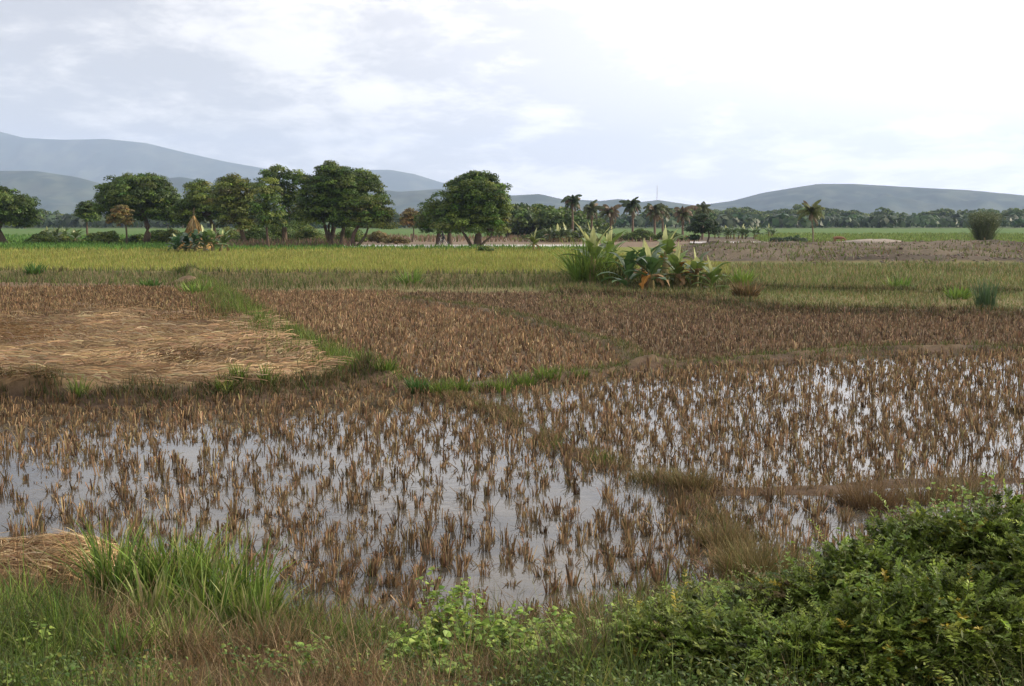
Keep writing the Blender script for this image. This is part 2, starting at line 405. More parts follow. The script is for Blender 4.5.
hill('hills', [(-600, 190), (-250, 176), (-60, 172), (0, 171), (40, 171), (80, 177), (110, 185), (140, 187), (165, 179), (185, 177), (205, 181), (240, 190), (300, 195), (375, 188), (400, 192), (440, 189), (470, 192), (505, 196), (540, 194), (560, 199), (600, 201), (618, 199), (640, 202), (657, 200), (690, 205), (760, 212), (860, 220)], 4400, 900, 222, 0, 5, .42)
hill('hills', [(600, 214), (660, 208), (700, 205), (730, 201), (760, 193), (790, 188), (815, 184), (850, 184), (900, 187), (960, 190), (1024, 196), (1200, 205), (1500, 190), (1800, 200)], 4900, 1200, 222, 0, 6, .42)
hill('hills', [(640, 222), (720, 217.5), (800, 215.5), (900, 214), (1000, 216), (1100, 215), (1400, 212), (1700, 216)], 2300, 500, 222, 0, 7, .2, col=(.04, .06, .03), col2=(.11, .12, .06))
hill('hills', [(-700, 214), (-300, 216), (0, 215), (150, 216), (300, 217), (420, 218), (560, 220), (640, 223)], 2500, 400, 222, 0, 8, .2, col=(.05, .08, .03), col2=(.12, .14, .06))

# ------------------------------------------------------------------ haze
hb = MB(); x0, x1, y0, y1, z0, z1 = -9500, 9500, -80, 12600, -4.2, 850
hb.add([(x0, y0, z0), (x1, y0, z0), (x1, y1, z0), (x0, y1, z0), (x0, y0, z1), (x1, y0, z1), (x1, y1, z1), (x0, y1, z1)],
       [(3, 2, 1, 0), (4, 5, 6, 7), (0, 1, 5, 4), (1, 2, 6, 5), (2, 3, 7, 6), (3, 0, 4, 7)], (1, 1, 1))
hm = bpy.data.materials.new('haze_air'); hm.use_nodes = True; ht = hm.node_tree; ht.nodes.clear()
pv = N(ht, 'ShaderNodeVolumePrincipled'); pv.inputs['Color'].default_value = (.56, .70, .97, 1); pv.inputs['Density'].default_value = .00011
pv.inputs['Anisotropy'].default_value = 0.0
ho = N(ht, 'ShaderNodeOutputMaterial'); L(ht, pv, 0, ho, 'Volume')
hz = hb.build('haze', hm); tag(hz, 'pale blue haze in the air over the plain and hills', 'haze', kind='stuff')

# ================================================================== VEGETATION
def hz_at(x, y): return height(np.atleast_1d(np.asarray(x, float)), np.atleast_1d(np.asarray(y, float)))
def unit(v): return v/(np.linalg.norm(v, axis=-1, keepdims=True)+1e-9)
def sphere_pts(n, rg):
    return unit(rg.normal(size=(n, 3)))

# ---- trees
def tree(name, label, cat, Y, lobes, trunks, col, leaf=.24, clump=.8, dens=1.35, group=None, tcol=(.12, .09, .065), seed=1, gap=.03, under=.0, tlabel=None):
    """lobes: (px, py, rx, ry[, depth offset]) of the crown, in pixels of the photo; trunks: (px foot, py foot, px top, py top, radius m)"""
    rg = np.random.default_rng(seed); s = Y/F
    f0 = trunks[0]; fx = W(f0[0], 230, Y)[0]; fz = float(hz_at(fx, Y)[0])
    root = thing(name, label, cat, (fx, Y, fz), group)
    o = np.array([fx, Y, fz])
    tb = MB(); cen = []
    for lb in lobes:
        cx_, cy_, rx, ry = lb[:4]; dy = lb[4] if len(lb) > 4 else 0.
        c = W(cx_, cy_, Y); c[1] += dy; cen.append((c, rx*s, ry*s))
    for (a, b, c2, d2, r) in trunks:
        p0 = W(a, b, Y); p0[2] = min(p0[2], float(hz_at(p0[0], Y)[0]))-.2; p1 = W(c2, d2, Y)
        t = np.linspace(0, 1, 6)[:, None]; w_ = rg.normal(size=3)*.12*np.linalg.norm(p1-p0)*np.array([1, 1, .2])
        P = p0*(1-t)+p1*t+np.sin(t*np.pi)*w_
        tb.tube(P-o, r*(1.25-.7*t[:, 0]), jit(tcol, 1, .1, rg)[0], 8)
        order = np.argsort([np.linalg.norm((q[0]-p1)[:2]) for q in cen])[:5]
        for k in order:                                    # limbs into the crown
            q, qx, qz = cen[k]
            for m_ in range(3):
                e = q+sphere_pts(1, rg)[0]*np.array([qx, qx, qz])*.6
                e = q+(e-q)*.7; P2 = p1*(1-t)+e*t+np.sin(t*np.pi)*rg.normal(size=3)*.12
                tb.tube(P2-o, r*(.55-.45*t[:, 0]), tcol, 5)
    tr = tb.build('trunk', M_BARK, root, smooth=True)
    cb = MB(); area = sum(a*b for _, a, b in cen)
    for c, rx, rz in cen:
        ncl = int(max(6, 17*(rx*rz*2.2)/(clump**2)*.30*dens))
        u = sphere_pts(ncl, rg); u[:, 2] = np.where(u[:, 2] < -.55, -u[:, 2]*.6, u[:, 2])
        rad = (.80+.28*rg.random((ncl, 1)))*np.where(rg.random((ncl, 1)) < .22, rg.random((ncl, 1))*.8+.1, 1)
        cc = c+u*rad*np.array([rx, rx, rz])
        cr = clump*(.55+.8*rg.random(ncl))
        for q, r1 in zip(cc, cr):
            if rg.random() < gap: continue
            nl = int(50*(r1/clump)**2*(.26/leaf)**2*(clump/.62)**2*.9)+6
            w = sphere_pts(nl, rg); w[:, 2] = np.where(w[:, 2] < -.3, -w[:, 2], w[:, 2])*.8
            rr = (.55+.5*rg.random((nl, 1)))
            pts = q+w*rr*r1*np.array([1, 1, .75])
            nr = w+np.array([0, 0, .45])+rg.normal(size=(nl, 3))*.45
            base = jit(col[rg.integers(len(col))], 1, .22, rg)  # wide tone spread per clump, painted in to suggest lit patches
            leaves(cb, pts-o, nr, leaf*(.6+.8*rg.random(nl)), .55, np.clip(base*(1+.2*rg.normal(size=(nl, 1))), .004, 1), rg, S=3)
    cr_ = cb.build('crown', M_LEAF, root)
    return root
G1 = [(.075, .13, .02), (.12, .175, .03), (.045, .082, .015)]
G2 = [(.14, .18, .032), (.095, .135, .024), (.18, .21, .04)]
GY_ = [(.12, .13, .03), (.09, .11, .028), (.15, .14, .04)]
tree('mango_tree', 'large round dark green mango tree leaning right, alone in the middle of the plain', 'tree', 134,
     [(473, 200, 27, 24), (450, 214, 26, 20, 1), (488, 212, 20, 26, -1), (478, 186, 20, 12), (436, 224, 17, 12, 2), (462, 226, 24, 13, -1), (490, 228, 15, 12), (498, 195, 9, 13)],
     [(477, 248, 479, 226, .42), (473, 248, 462, 231, .2), (480, 247, 492, 236, .18)], G1+G1+[G2[0]], seed=11)
tree('mango_tree', 'low dark mango tree half hidden behind the left edge of the large round one', 'tree', 146,
     [(434, 222, 15, 12), (446, 219, 14, 15), (424, 228, 8, 8)], [(438, 241, 439, 226, .28), (450, 242, 449, 226, .3)], G1, seed=12)
tree('mango_tree', 'broad dark rounded tree with a small yellowing tree at its left foot', 'tree', 150,
     [(140, 196, 33, 19), (118, 196, 20, 18, 1), (155, 208, 24, 20), (135, 213, 30, 14, 1), (165, 215, 13, 13), (110, 206, 13, 15), (128, 184, 14, 8), (148, 183, 16, 7)],
     [(145, 238, 144, 216, .4)], G1, seed=13)
tree('yellowing_tree', 'small yellowing tree on a pale trunk before the broad dark rounded tree', 'tree', 143,
     [(121, 214, 9, 8), (125, 222, 7, 8), (114, 221, 6, 5)], [(126, 236, 124, 216, .12)], [(.25, .17, .05), (.20, .16, .05), (.14, .13, .04)], seed=14, leaf=.2, clump=.4, gap=.15)
tree('dark_tree', 'dark dense tree cut off by the left edge of the photo', 'tree', 150,
     [(8, 208, 24, 18), (20, 214, 16, 15), (-12, 205, 22, 20), (10, 222, 24, 9)], [(6, 236, 6, 214, .35)], G1, seed=15)
tree('small_tree', 'small dark tree standing alone between the leftmost tree and the broad rounded one', 'tree', 170,
     [(88, 209, 9, 7), (89, 218, 9, 7), (82, 214, 5, 5)], [(88, 231, 88, 214, .15)], G1, seed=16, clump=.5)
tree('olive_tree', 'olive green tree rising behind the golden straw stack', 'tree', 146,
     [(205, 203, 22, 19), (192, 212, 16, 16), (214, 216, 18, 16), (198, 190, 10, 8), (180, 222, 10, 10, 2)], [(212, 242, 208, 216, .3)], G2+G1, seed=17, dens=.9)
tree('olive_tree', 'olive yellow tree with sunlit upper limbs right of the straw stack', 'tree', 140,
     [(236, 194, 17, 15), (226, 204, 14, 16), (244, 208, 15, 18), (236, 222, 16, 12), (228, 185, 8, 7)], [(247, 243, 241, 214, .25), (240, 242, 232, 216, .14)], G2+[GY_[0]], seed=18, dens=.9)
tree('slender_tree', 'thin upright tree on a straight bare trunk in the left cluster', 'tree', 128,
     [(266, 194, 12, 14), (264, 210, 14, 15), (272, 222, 12, 10)], [(269, 247, 266, 212, .13)], G2+G1, seed=19, gap=.15, dens=.8)
tree('tall_tree', 'tall dark tree with an open airy crown showing sky gaps', 'tree', 142,
     [(282, 177, 19, 10), (268, 184, 12, 9), (294, 182, 9, 10), (284, 193, 15, 9), (290, 208, 15, 15), (296, 222, 15, 10)], [(285, 242, 285, 200, .28)], G1, seed=20, gap=.18, dens=.8)
tree('spreading_tree', 'widest dark tree of the left cluster with several leaning trunks', 'tree', 136,
     [(338, 182, 26, 13), (357, 196, 24, 18), (322, 200, 22, 20), (332, 216, 26, 16), (312, 186, 12, 9), (364, 182, 12, 9), (350, 220, 20, 14), (330, 172, 12, 8), (310, 215, 14, 14)],
     [(327, 244, 334, 212, .3), (331, 245, 322, 214, .2), (341, 245, 346, 214, .22), (337, 245, 330, 220, .16)], G1+G1+[G2[1]], seed=21)
tree('olive_tree', 'lower bright edged tree on a forked trunk, right end of the left cluster', 'tree', 133,
     [(374, 208, 17, 13), (366, 220, 19, 14), (382, 222, 12, 12), (358, 210, 10, 12)], [(355, 246, 360, 224, .26), (355, 245, 368, 228, .16)], G1+G2+[GY_[1]], seed=22, dens=1.)
tree('yellowing_tree', 'small pale gold tree on a thin stem left of the large lone mango', 'tree', 165,
     [(411, 217, 8, 7), (415, 224, 6, 6), (406, 222, 6, 6)], [(412, 240, 412, 218, .09)], [(.24, .17, .06), (.18, .15, .06)], seed=23, leaf=.22, clump=.45, gap=.2)
tree('young_tree', 'dark young tree with tiered branches beside the pale track', 'tree', 150,
     [(705, 224, 12, 4), (696, 231, 9, 4), (712, 231, 10, 4), (702, 218, 6, 3), (693, 238, 5, 3)], [(706, 243, 705, 222, .12), (693, 246, 695, 232, .08)], [(.03, .055, .02), (.04, .07, .025)], seed=24, leaf=.2, clump=.45)
tree('round_bush', 'low round dark bush beside the coconut palm in the distance', 'bush', 150,
     [(788, 243, 17, 5), (778, 243, 8, 4), (798, 242, 8, 5)], [(788, 247, 788, 243, .1)], [(.025, .05, .02), (.035, .065, .02)], seed=25, leaf=.2, clump=.45)
tree('round_bush', 'small leafy bush at the foot of the large lone mango', 'bush', 108, [(486, 251, 8, 4), (481, 253, 5, 3)], [(485, 256, 485, 252, .05)], G1+G2, seed=27, leaf=.16, clump=.3)
tree('round_bush', 'very small dark bush on the crest of the heaped earth', 'bush', 125, [(909, 247, 2.6, 2)], [(909, 250, 909, 247, .04)], [(.03, .05, .02)], seed=28, leaf=.14, clump=.2)

# far rows: five kinds of tree, copied
def far_proto(seed, w, h, kind):
    rg = np.random.default_rng(seed); root = thing('distant_tree', '', 'tree', (0, 0, 0)); tb = MB(); cb = MB()
    tb.tube([(0, 0, -.5), (0, 0, h*.3), (.2, 0, h*.6)], [.3, .25, .12], (.10, .08, .06), 5); tb.build('trunk', M_BARK, root, smooth=True)
    for k in range(kind):
        c = np.array([rg.normal()*w*.22, rg.normal()*w*.2, h*(.35+.45*rg.random())]); r = w*(.16+.16*rg.random())
        for q in range(14):
            u = sphere_pts(1, rg)[0]; cc = c+u*r*np.array([1, 1, .75]); n = 26
            w_ = sphere_pts(n, rg); w_[:, 2] = np.abs(w_[:, 2])*.9-.1
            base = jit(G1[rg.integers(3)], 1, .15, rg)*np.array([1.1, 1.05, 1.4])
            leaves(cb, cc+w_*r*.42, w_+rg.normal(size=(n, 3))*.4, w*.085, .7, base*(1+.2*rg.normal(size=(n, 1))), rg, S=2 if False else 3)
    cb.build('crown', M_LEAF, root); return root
FAR = [far_proto(41, 9, 7, 6), far_proto(42, 12, 6.5, 8), far_proto(43, 7, 9, 6), far_proto(44, 10, 8, 7), far_proto(45, 14, 7.5, 9)]
used = set(); rgf = np.random.default_rng(99)
def far_tree(px, py, Y, label, group, k=None, sc=1.):
    k = int(rgf.integers(5)) if k is None else k
    p = W(px, py, Y); z = .1 if Y > 250 else float(hz_at(p[0], Y)[0])
    loc = (float(p[0]), Y, z); rz = float(rgf.random()*6.28)
    if k not in used:
        o = FAR[k]; used.add(k); o.location = loc; o.rotation_euler = (0, 0, rz); o.scale = (sc,)*3; o['label'] = label
    else: o = copy_tree(FAR[k], loc, rz, sc, label)
    o['group'] = group; FARS.append((o, float(px), group, label))
FARS = []
LR = 'hazy dark green tree in the long row beyond the bright green field'
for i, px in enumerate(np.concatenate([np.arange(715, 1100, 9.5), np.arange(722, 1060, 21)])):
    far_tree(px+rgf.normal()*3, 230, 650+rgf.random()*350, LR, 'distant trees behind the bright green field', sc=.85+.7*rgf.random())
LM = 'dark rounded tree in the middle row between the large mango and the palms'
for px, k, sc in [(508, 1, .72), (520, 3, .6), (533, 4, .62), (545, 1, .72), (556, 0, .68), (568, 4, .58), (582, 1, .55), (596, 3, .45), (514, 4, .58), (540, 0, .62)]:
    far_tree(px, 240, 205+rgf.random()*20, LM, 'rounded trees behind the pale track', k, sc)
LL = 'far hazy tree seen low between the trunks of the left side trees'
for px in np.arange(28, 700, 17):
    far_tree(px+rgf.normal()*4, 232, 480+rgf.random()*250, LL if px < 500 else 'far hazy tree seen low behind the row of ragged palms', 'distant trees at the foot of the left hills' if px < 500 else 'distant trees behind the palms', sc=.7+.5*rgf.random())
for k in range(5):
    if k not in used: far_tree(900, 230, 400, LR, 'distant trees behind the bright green field', k)
LAND = {'distant trees behind the bright green field': ('far row tree', [(745, 'the low slope left of the round bush'), (788, 'the round bush'), (813, 'the lone coconut palm'), (860, 'the heaped grey earth'), (909, 'the tiny bush on the crest'), (983, 'the feathery shrub')]),
 'rounded trees behind the pale track': ('dark rounded tree', [(495, 'the large lone mango'), (533, 'the small solitary banana plant'), (572, 'the tallest dark palm')]),
 'distant trees at the foot of the left hills': ('low horizon tree', [(35, 'the tree cut off by the edge'), (88, 'the small lone dark tree'), (145, 'the broad rounded tree'), (195, 'the straw stack'), (268, 'the thin upright tree'), (335, 'the widest tree'), (411, 'the pale gold tree'), (475, 'the large lone mango')]),
 'distant trees behind the palms': ('low horizon tree', [(512, 'the dark rounded trees'), (572, 'the tallest dark palm'), (632, 'the full headed palm'), (702, 'the tiered young tree')])}
ORD = ['first', 'second', 'third', 'fourth', 'fifth', 'sixth', 'seventh', 'eighth', 'ninth', 'tenth', 'eleventh', 'twelfth', 'thirteenth', 'fourteenth', 'fifteenth', 'sixteenth']
def land_labels(items):
    d = {}
    for o, px, g, l in items:
        lm = min(LAND[g][1], key=lambda q: abs(q[0]-px)); d.setdefault((g, lm, px >= lm[0]), []).append((abs(px-lm[0]), o))
    for (g, lm, rt), v in d.items():
        v.sort(key=lambda q: q[0])
        for i, (_, o) in enumerate(v): o['label'] = f"{ORD[min(i, 15)]} {LAND[g][0]} to the {'right' if rt else 'left'} of {lm[1]}"
land_labels(FARS)
# woodland too far to tell apart
wb_ = MB(); nW = 2600; rg = np.random.default_rng(5)
Yw = 520*np.exp(rg.random(nW)*1.15); Xw = (rg.random(nW)*2-1)*Yw*.56
keep = fbm(Xw*.004, Yw*.008, 3) > .40; Xw, Yw = Xw[keep], Yw[keep]
for x, y in zip(Xw, Yw):
    r = 3+3*rg.random(); n = 26; w_ = sphere_pts(n, rg); w_[:, 2] = np.abs(w_[:, 2])
    leaves(wb_, np.array([x, y, 1.5])+w_*r*np.array([1.2, 1, .8]), w_+rg.normal(size=(n, 3))*.3, r*.75, .8, jit((.045, .075, .03), 1, .25, rg)*(1+.15*rg.normal(size=(n, 1))), rg, S=2+1)
tag(wb_.build('woodland', M_LEAF), 'hazy scrub woodland spread over the far plain below the hills', 'woodland', kind='stuff')

# ---- palms
def palm(name, label, px, pyfoot, pytop, Y, nf=16, flen=2.4, droop=1.2, col=(.06, .09, .025), dry=.0, seed=1, trunk_r=.14, group=None, lean=0., trunkcol=(.2, .16, .12)):
    rg = np.random.default_rng(seed); p0 = W(px, pyfoot, Y); p0[2] = min(p0[2], hz_at(p0[0], Y)[0]); top = W(px+lean, pytop, Y)
    top[2] -= flen*.35
    root = thing(name, label, 'palm', p0, group)
    t = np.linspace(0, 1, 8)[:, None]; P = (top-p0)*t+np.array([[.12, 0, 0]])*np.sin(t*np.pi)
    tb = MB(); tb.tube(P-np.array([0, 0, .2]), trunk_r*(1.3-.55*t[:, 0]), trunkcol, 8); tb.build('trunk', M_BARK, root, smooth=True)
    for k in range(nf):
        az = k*2.4+rg.normal()*.2; el = 1.35-1.9*(k/nf)+rg.normal()*.1; L_ = flen*(.8+.35*rg.random())
        S = 9; tt_ = np.linspace(0, 1, S); th = (np.pi/2-el)+droop*tt_**1.4*(.7+.4*rg.random())
        d = np.stack([np.sin(th)*np.cos(az), np.sin(th)*np.sin(az), np.cos(th)], -1)
        sp_ = np.concatenate([[[0, 0, 0]], np.cumsum(d[:-1]*L_/(S-1), 0)])+P[-1]+rg.normal(size=3)*.08
        isdry = rg.random() < dry or k/nf > .85 and dry > 0
        c0 = np.array((.19, .145, .09) if isdry else col)
        b = MB(); b.tube(sp_, .025*(1.2-tt_), c0*1.2, 3)
        m_ = 26; s_ = np.linspace(.12, .98, m_); base = np.stack([np.interp(s_, tt_, sp_[:, i]) for i in range(3)], -1)
        dd = unit(np.stack([np.interp(s_, tt_, d[:, i]) for i in range(3)], -1)); side = unit(np.cross(dd, [0, 0, 1.]))
        ll = L_*.26*np.sin(np.clip(s_*.9+.12, 0, 1)*np.pi)**.6
        for sg in (-1, 1):
            q = unit(side*sg*.9+dd*.55+np.array([0, 0, -.55 if not isdry else -1.2])+rg.normal(size=(m_, 3))*.12)
            t3 = np.array([0, .5, 1.])
            PP = base[:, None]+q[:, None]*(ll[:, None]*t3[None])[..., None]+np.array([0, 0, -1.])*(ll[:, None]*.45*t3[None]**2)[..., None]
            wd = dd[:, None]*np.array([.6, 1, .1])[None, :, None]*.07
            b.strips(PP, wd, jit(c0, m_, .18, rg))
        b.build('dry_frond' if isdry else 'frond', M_LEAF, root)
    return root
palm('coconut_palm', 'lone slim coconut palm against the hills right of centre, some fronds hanging dry', 813, 247.5, 206, 140, 22, 1.8, 1.6, (.12, .14, .04), .1, 31, .09, lean=-2)
gp = 'ragged drooping palms in the middle distance'
for px, top, foot, Y, lab, dry, sd in [
        (572, 197, 240, 185, 'tallest dark palm with a tufted round head, leftmost of the ragged palm row', .1, 1),
        (591, 205, 240, 190, 'drooping brownish palm directly right of the tallest dark palm', .5, 2),
        (610, 207, 241, 180, 'dry drooping palm standing behind the pale banana shoots', .7, 3),
        (632, 201, 241, 182, 'full dark headed palm in the middle of the ragged palm row', .15, 4),
        (654, 206, 241, 176, 'dry palm with pale hanging fronds above the banana clump', .6, 5),
        (662, 207, 241, 190, 'small dry palm just right of the one with pale hanging fronds', .6, 8),
        (682, 209, 241, 180, 'reddish dry palm between the banana clump and the tiered young tree', .7, 6),
        (702, 205, 241, 186, 'wind blown palm directly behind the tiered young tree', .4, 7)]:
    palm('ragged_palm', lab, px, foot, top, Y, 24, 1.95, 2.1, (.05, .08, .028) if dry < .3 else (.085, .105, .04), dry*.55, 100+sd, .16, gp, trunkcol=(.16, .12, .09))

# ---- bananas
def banana_leaf(rg, base, az, el, L_, wid, droop, col, torn=.6):
    S = 12; t = np.linspace(0, 1, S); th = (np.pi/2-el)+droop*t**1.5
    d = np.stack([np.sin(th)*np.cos(az), np.sin(th)*np.sin(az), np.cos(th)], -1)
    P = base+np.concatenate([[[0, 0, 0]], np.cumsum(d[:-1]*L_/(S-1), 0)])
    side = unit(np.cross(d, np.array([0, 0, 1.])+.01*rg.normal(size=3))); up = np.cross(side, d)
    w = wid*np.clip(np.sin(np.clip((t-.12)/.88, 0, 1)**.7*np.pi), .03, 1)**.7
    b = MB(); c = np.broadcast_to(np.array(col)*(1+.1*rg.normal()), (1, S, 3))
    for sg in (-1, 1):
        tilt = .35+.2*rg.normal()
        wv = sg*side*w[:, None]*(1+torn*rg.normal(size=(S, 1))*.5)+up*(tilt*w)[:, None]*.5
        b.strips((P+wv/2)[None], (wv/2)[None], c)
    b.tube(P, .018*(1.3-t), np.array(col)*1.5+.03, 4)
    return b
def banana(label, x, y, hgt, nl=8, ndry=3, nup=1, seed=0, group=None, col=(.075, .14, .035), wid=.19, L_=1.5, orange=False, name='banana_plant'):
    rg = np.random.default_rng(seed); z = float(hz_at(x, y)[0]); root = thing(name, label, 'banana plant', (x, y, z), group)
    hgt *= 1.22; L_ *= 1.1; st = hgt*.34; t = np.linspace(0, 1, 6); lean = rg.normal(size=2)*.1
    P = np.stack([lean[0]*t, lean[1]*t, st*t-.1], -1); b = MB(); b.tube(P, .10*hgt/2.4*(1.3-.6*t), (.20, .17, .08), 8); b.build('stem', M_BARK, root, smooth=True)
    top = P[-1]
    for k in range(nl):
        az = k*2.3+rg.normal()*.3; el = 1.3-1.0*(k/nl)+rg.normal()*.1
        banana_leaf(rg, top-np.array([0, 0, .05*k]), az, el, L_*(.75+.35*rg.random()), wid*(.8+.4*rg.random()), .9+.7*rg.random(), np.array(col)*(1+.2*rg.normal())).build('leaf', M_BANANA, root)
    for k in range(nup):
        banana_leaf(rg, top, rg.random()*6.3, 1.32+.16*rg.normal(), L_*(.5+.55*rg.random()), wid*(.3+.5*rg.random()), .1+.5*rg.random(), (.46, .48, .22), .3).build('young_leaf', M_BANANA, root)
    for k in range(ndry):
        c = (.36, .17, .035) if orange and k % 3 == 0 else (.26, .17, .09)
        banana_leaf(rg, top-np.array([0, 0, .15]), rg.random()*6.3, .1+.45*rg.normal(), L_*.75, wid*.7, 1.5, c, .8).build('dead_leaf', M_STRAW, root)
    return root
def gp_(px, py): g = G(px, py, .2); return float(g[0]), float(g[1])
gb1 = 'banana plants beside the tall grass clump in the middle of the fields'
for i, (px, py, h, nl, nd, nu, L_, org, lab) in enumerate([
        (592, 283, 3.2, 5, 0, 5, 1.5, False, 'banana plant with tall pale upright shoots rising from the grass clump'),
        (604, 281, 2.8, 5, 2, 4, 1.3, False, 'banana plant with pale shoots at the right side of the tall grass clump'),
        (640, 284, 2.3, 7, 3, 2, 1.35, False, 'wide leaved banana plant at the left end of the banana clump'),
        (652, 289, 2.2, 6, 6, 2, 1.1, True, 'banana plant with hanging orange dead leaves low in the middle of the clump'),
        (664, 281, 2.9, 6, 4, 4, 1.15, True, 'tall banana plant with one bright orange leaf at mid height'),
        (678, 287, 2.1, 6, 6, 2, 1.0, True, 'banana plant with rust coloured leaves right of the clump middle'),
        (695, 287, 2.0, 6, 4, 2, .95, True, 'smaller banana plant with yellowish leaves near the right end of the clump'),
        (710, 288, 1.3, 6, 1, 1, .9, False, 'smallest leafy banana plant at the far right of the clump'),
        (628, 287, 1.7, 7, 1, 0, 1.2, False, 'low dark banana plant between the tall grass and the banana clump')]):
    x, y = gp_(px, py); banana(lab, x, y, h, nl+4, nd, nu, 200+i, gb1, col=(.06, .12, .035) if i in (2, 3, 8) else (.12, .18, .04), wid=.21, L_=L_*1.08, orange=org)  # brighter green on the sunlit plants: sunlight put into the leaf colour
gb2 = 'banana plants beside the golden straw stack'
for i, (px, h, col, nd, lab) in enumerate([
        (177, 2.3, (.035, .08, .03), 0, 'dark leaved banana plant at the left end of the clump by the straw stack'),
        (185, 2.4, (.035, .08, .03), 1, 'dark leaved banana plant below the left slope of the straw stack'),
        (194, 2.3, (.04, .09, .03), 1, 'dark leaved banana plant directly in front of the straw stack'),
        (203, 2.8, (.10, .17, .05), 2, 'bright banana plant at the right foot of the straw stack'),
        (212, 3.0, (.13, .20, .06), 3, 'tallest bright banana plant with dead brown skirt by the straw stack'),
        (219, 2.6, (.12, .19, .06), 3, 'bright banana plant at the right end of the clump by the straw stack')]):
    g = W(px, 230, 104+rng.random()*3); banana(lab, float(g[0]), float(g[1]), h, 13, nd, 2 if i > 2 else 1, 230+i, gb2, col=col, L_=1.5, wid=.24)
x, y = gp_(533, 249); banana('small solitary banana plant with yellow leaves on the track edge, centre distance', x, 112., 2.2, 7, 2, 2, 260, col=(.16, .2, .05), L_=1.3, wid=.3)
rb = np.random.default_rng(8)
ORD = ['first', 'second', 'third', 'fourth', 'fifth', 'sixth', 'seventh', 'eighth', 'ninth', 'tenth', 'eleventh', 'twelfth', 'thirteenth', 'fourteenth', 'fifteenth', 'sixteenth']
def far_bananas(n, p0, p1, Y0, dY, where, group, h, nl, nd, col, L_, wid, seed):
    for i, px in enumerate(np.sort(p0+rb.random(n)*(p1-p0))):
        g = W(px, 230, Y0+rb.random()*dY); banana(f'{ORD[i]} banana plant from the left in the {where}', float(g[0]), float(g[1]), h*(.85+.3*rb.random()), nl, nd, 1, seed+i, group, col=col, L_=L_, wid=wid)
far_bananas(13, 545, 590, 160, 12, 'low plot below the tallest dark palm', 'far banana plot below the palms', 2.5, 8, 1, (.09, .13, .05), 1.6, .28, 270)
far_bananas(16, 712, 772, 190, 25, 'low row right of the tiered young tree', 'far banana row behind the pale track', 2.4, 8, 0, (.08, .13, .05), 1.6, .3, 290)
far_bananas(12, 38, 78, 150, 18, 'low row right of the leftmost tree', 'far banana row by the leftmost tree', 2.1, 8, 0, (.12, .17, .05), 1.5, .3, 310)

# ---- golden straw stack, a figure on a bicycle and a goat, far off
g = W(194, 230, 115.); z0_ = float(hz_at(g[0], 115.)[0])
st = thing('straw_stack', 'pointed golden straw stack on a pole behind the left banana clump', 'straw stack', (g[0], 115., z0_))
hs = 3.3; b = MB(); rg = np.random.default_rng(4); u = np.arange(28)/28*2*np.pi; tv = np.linspace(0, 1, 12)
rr = 1.9*(1-tv)**1.1*(1-.28*np.sin(tv*np.pi))+.07; rr[0] = 1.8
RR = rr[:, None]*(1+.09*np.sin(u*5+1)[None]+.06*rg.normal(size=(12, 28)))
v = np.stack([RR*np.cos(u), RR*np.sin(u), (tv*hs)[:, None]+0*u], -1); i = np.arange(11)[:, None]*28; j = np.arange(28)[None]
b.add(v.reshape(-1, 3), np.stack([i+j, i+(j+1) % 28, i+28+(j+1) % 28, i+28+j], -1), np.where((np.sin(u*2+.6) > .1)[None, :, None], (.36, .20, .06), (.30, .21, .09)) + np.zeros((12, 28, 3)))
b.build('straw_heap', M_STRAW, st)
b = MB(); n = 900; an = rg.random(n)*6.28; h_ = rg.random(n)**1.2*.95; r_1 = np.interp(h_, tv, rr)
bs = np.stack([r_1*np.cos(an), r_1*np.sin(an), h_*hs], -1)
blades(b, bs, 1.1, .07, an+.35*rg.normal(size=n), 2.45, .4, mixcols([(.34, .22, .08), (.30, .24, .12), (.18, .115, .055)], [3, 2, 1], n, rg=rg), rg=rg); b.build('straw', M_STRAW, st)
b = MB(); b.tube([(0, 0, hs-.4), (.02, 0, hs+.2), (.05, 0, hs+.75)], [.05, .04, .03], (.12, .09, .06)); b.build('pole', M_BARK, st)

def skin_fig(verts, edges, radii, name, mat_col, parent=None, loc=(0, 0, 0), sub=1):
    me = bpy.data.meshes.new(name); me.from_pydata(verts, edges, []); o = bpy.data.objects.new(name, me); C.objects.link(o)
    m = o.modifiers.new('skin', 'SKIN')
    for k, r in enumerate(radii): me.skin_vertices[0].data[k].radius = (r, r)
    me.skin_vertices[0].data[0].use_root = True
    s_ = o.modifiers.new('sub', 'SUBSURF'); s_.levels = sub; s_.render_levels = sub
    dg = bpy.context.evaluated_depsgraph_get(); m2 = bpy.data.meshes.new_from_object(o.evaluated_get(dg)); o.modifiers.clear(); o.data = m2
    m2.materials.clear(); m2.materials.append(plain(name+'_colour', mat_col)); [setattr(p_, 'use_smooth', True) for p_ in m2.polygons]
    if parent: o.parent = parent
    else: o.location = loc
    return o
def plain(n, c, rough=.7, metal=0):
    m = bpy.data.materials.new(n); m.use_nodes = True; t = m.node_tree; p = t.nodes['Principled BSDF']; p.inputs['Roughness'].default_value = rough; p.inputs['Metallic'].default_value = metal
    tcn = N(t, 'ShaderNodeTexCoord'); no = N(t, 'ShaderNodeTexNoise', i_Scale=14.0, i_Detail=3.0); L(t, tcn, 'Object', no, 0)
    t.links.new(mixc(t, no.outputs[0], tuple(v*.75 for v in c), tuple(min(1, v*1.25) for v in c)), p.inputs['Base Color']); return m
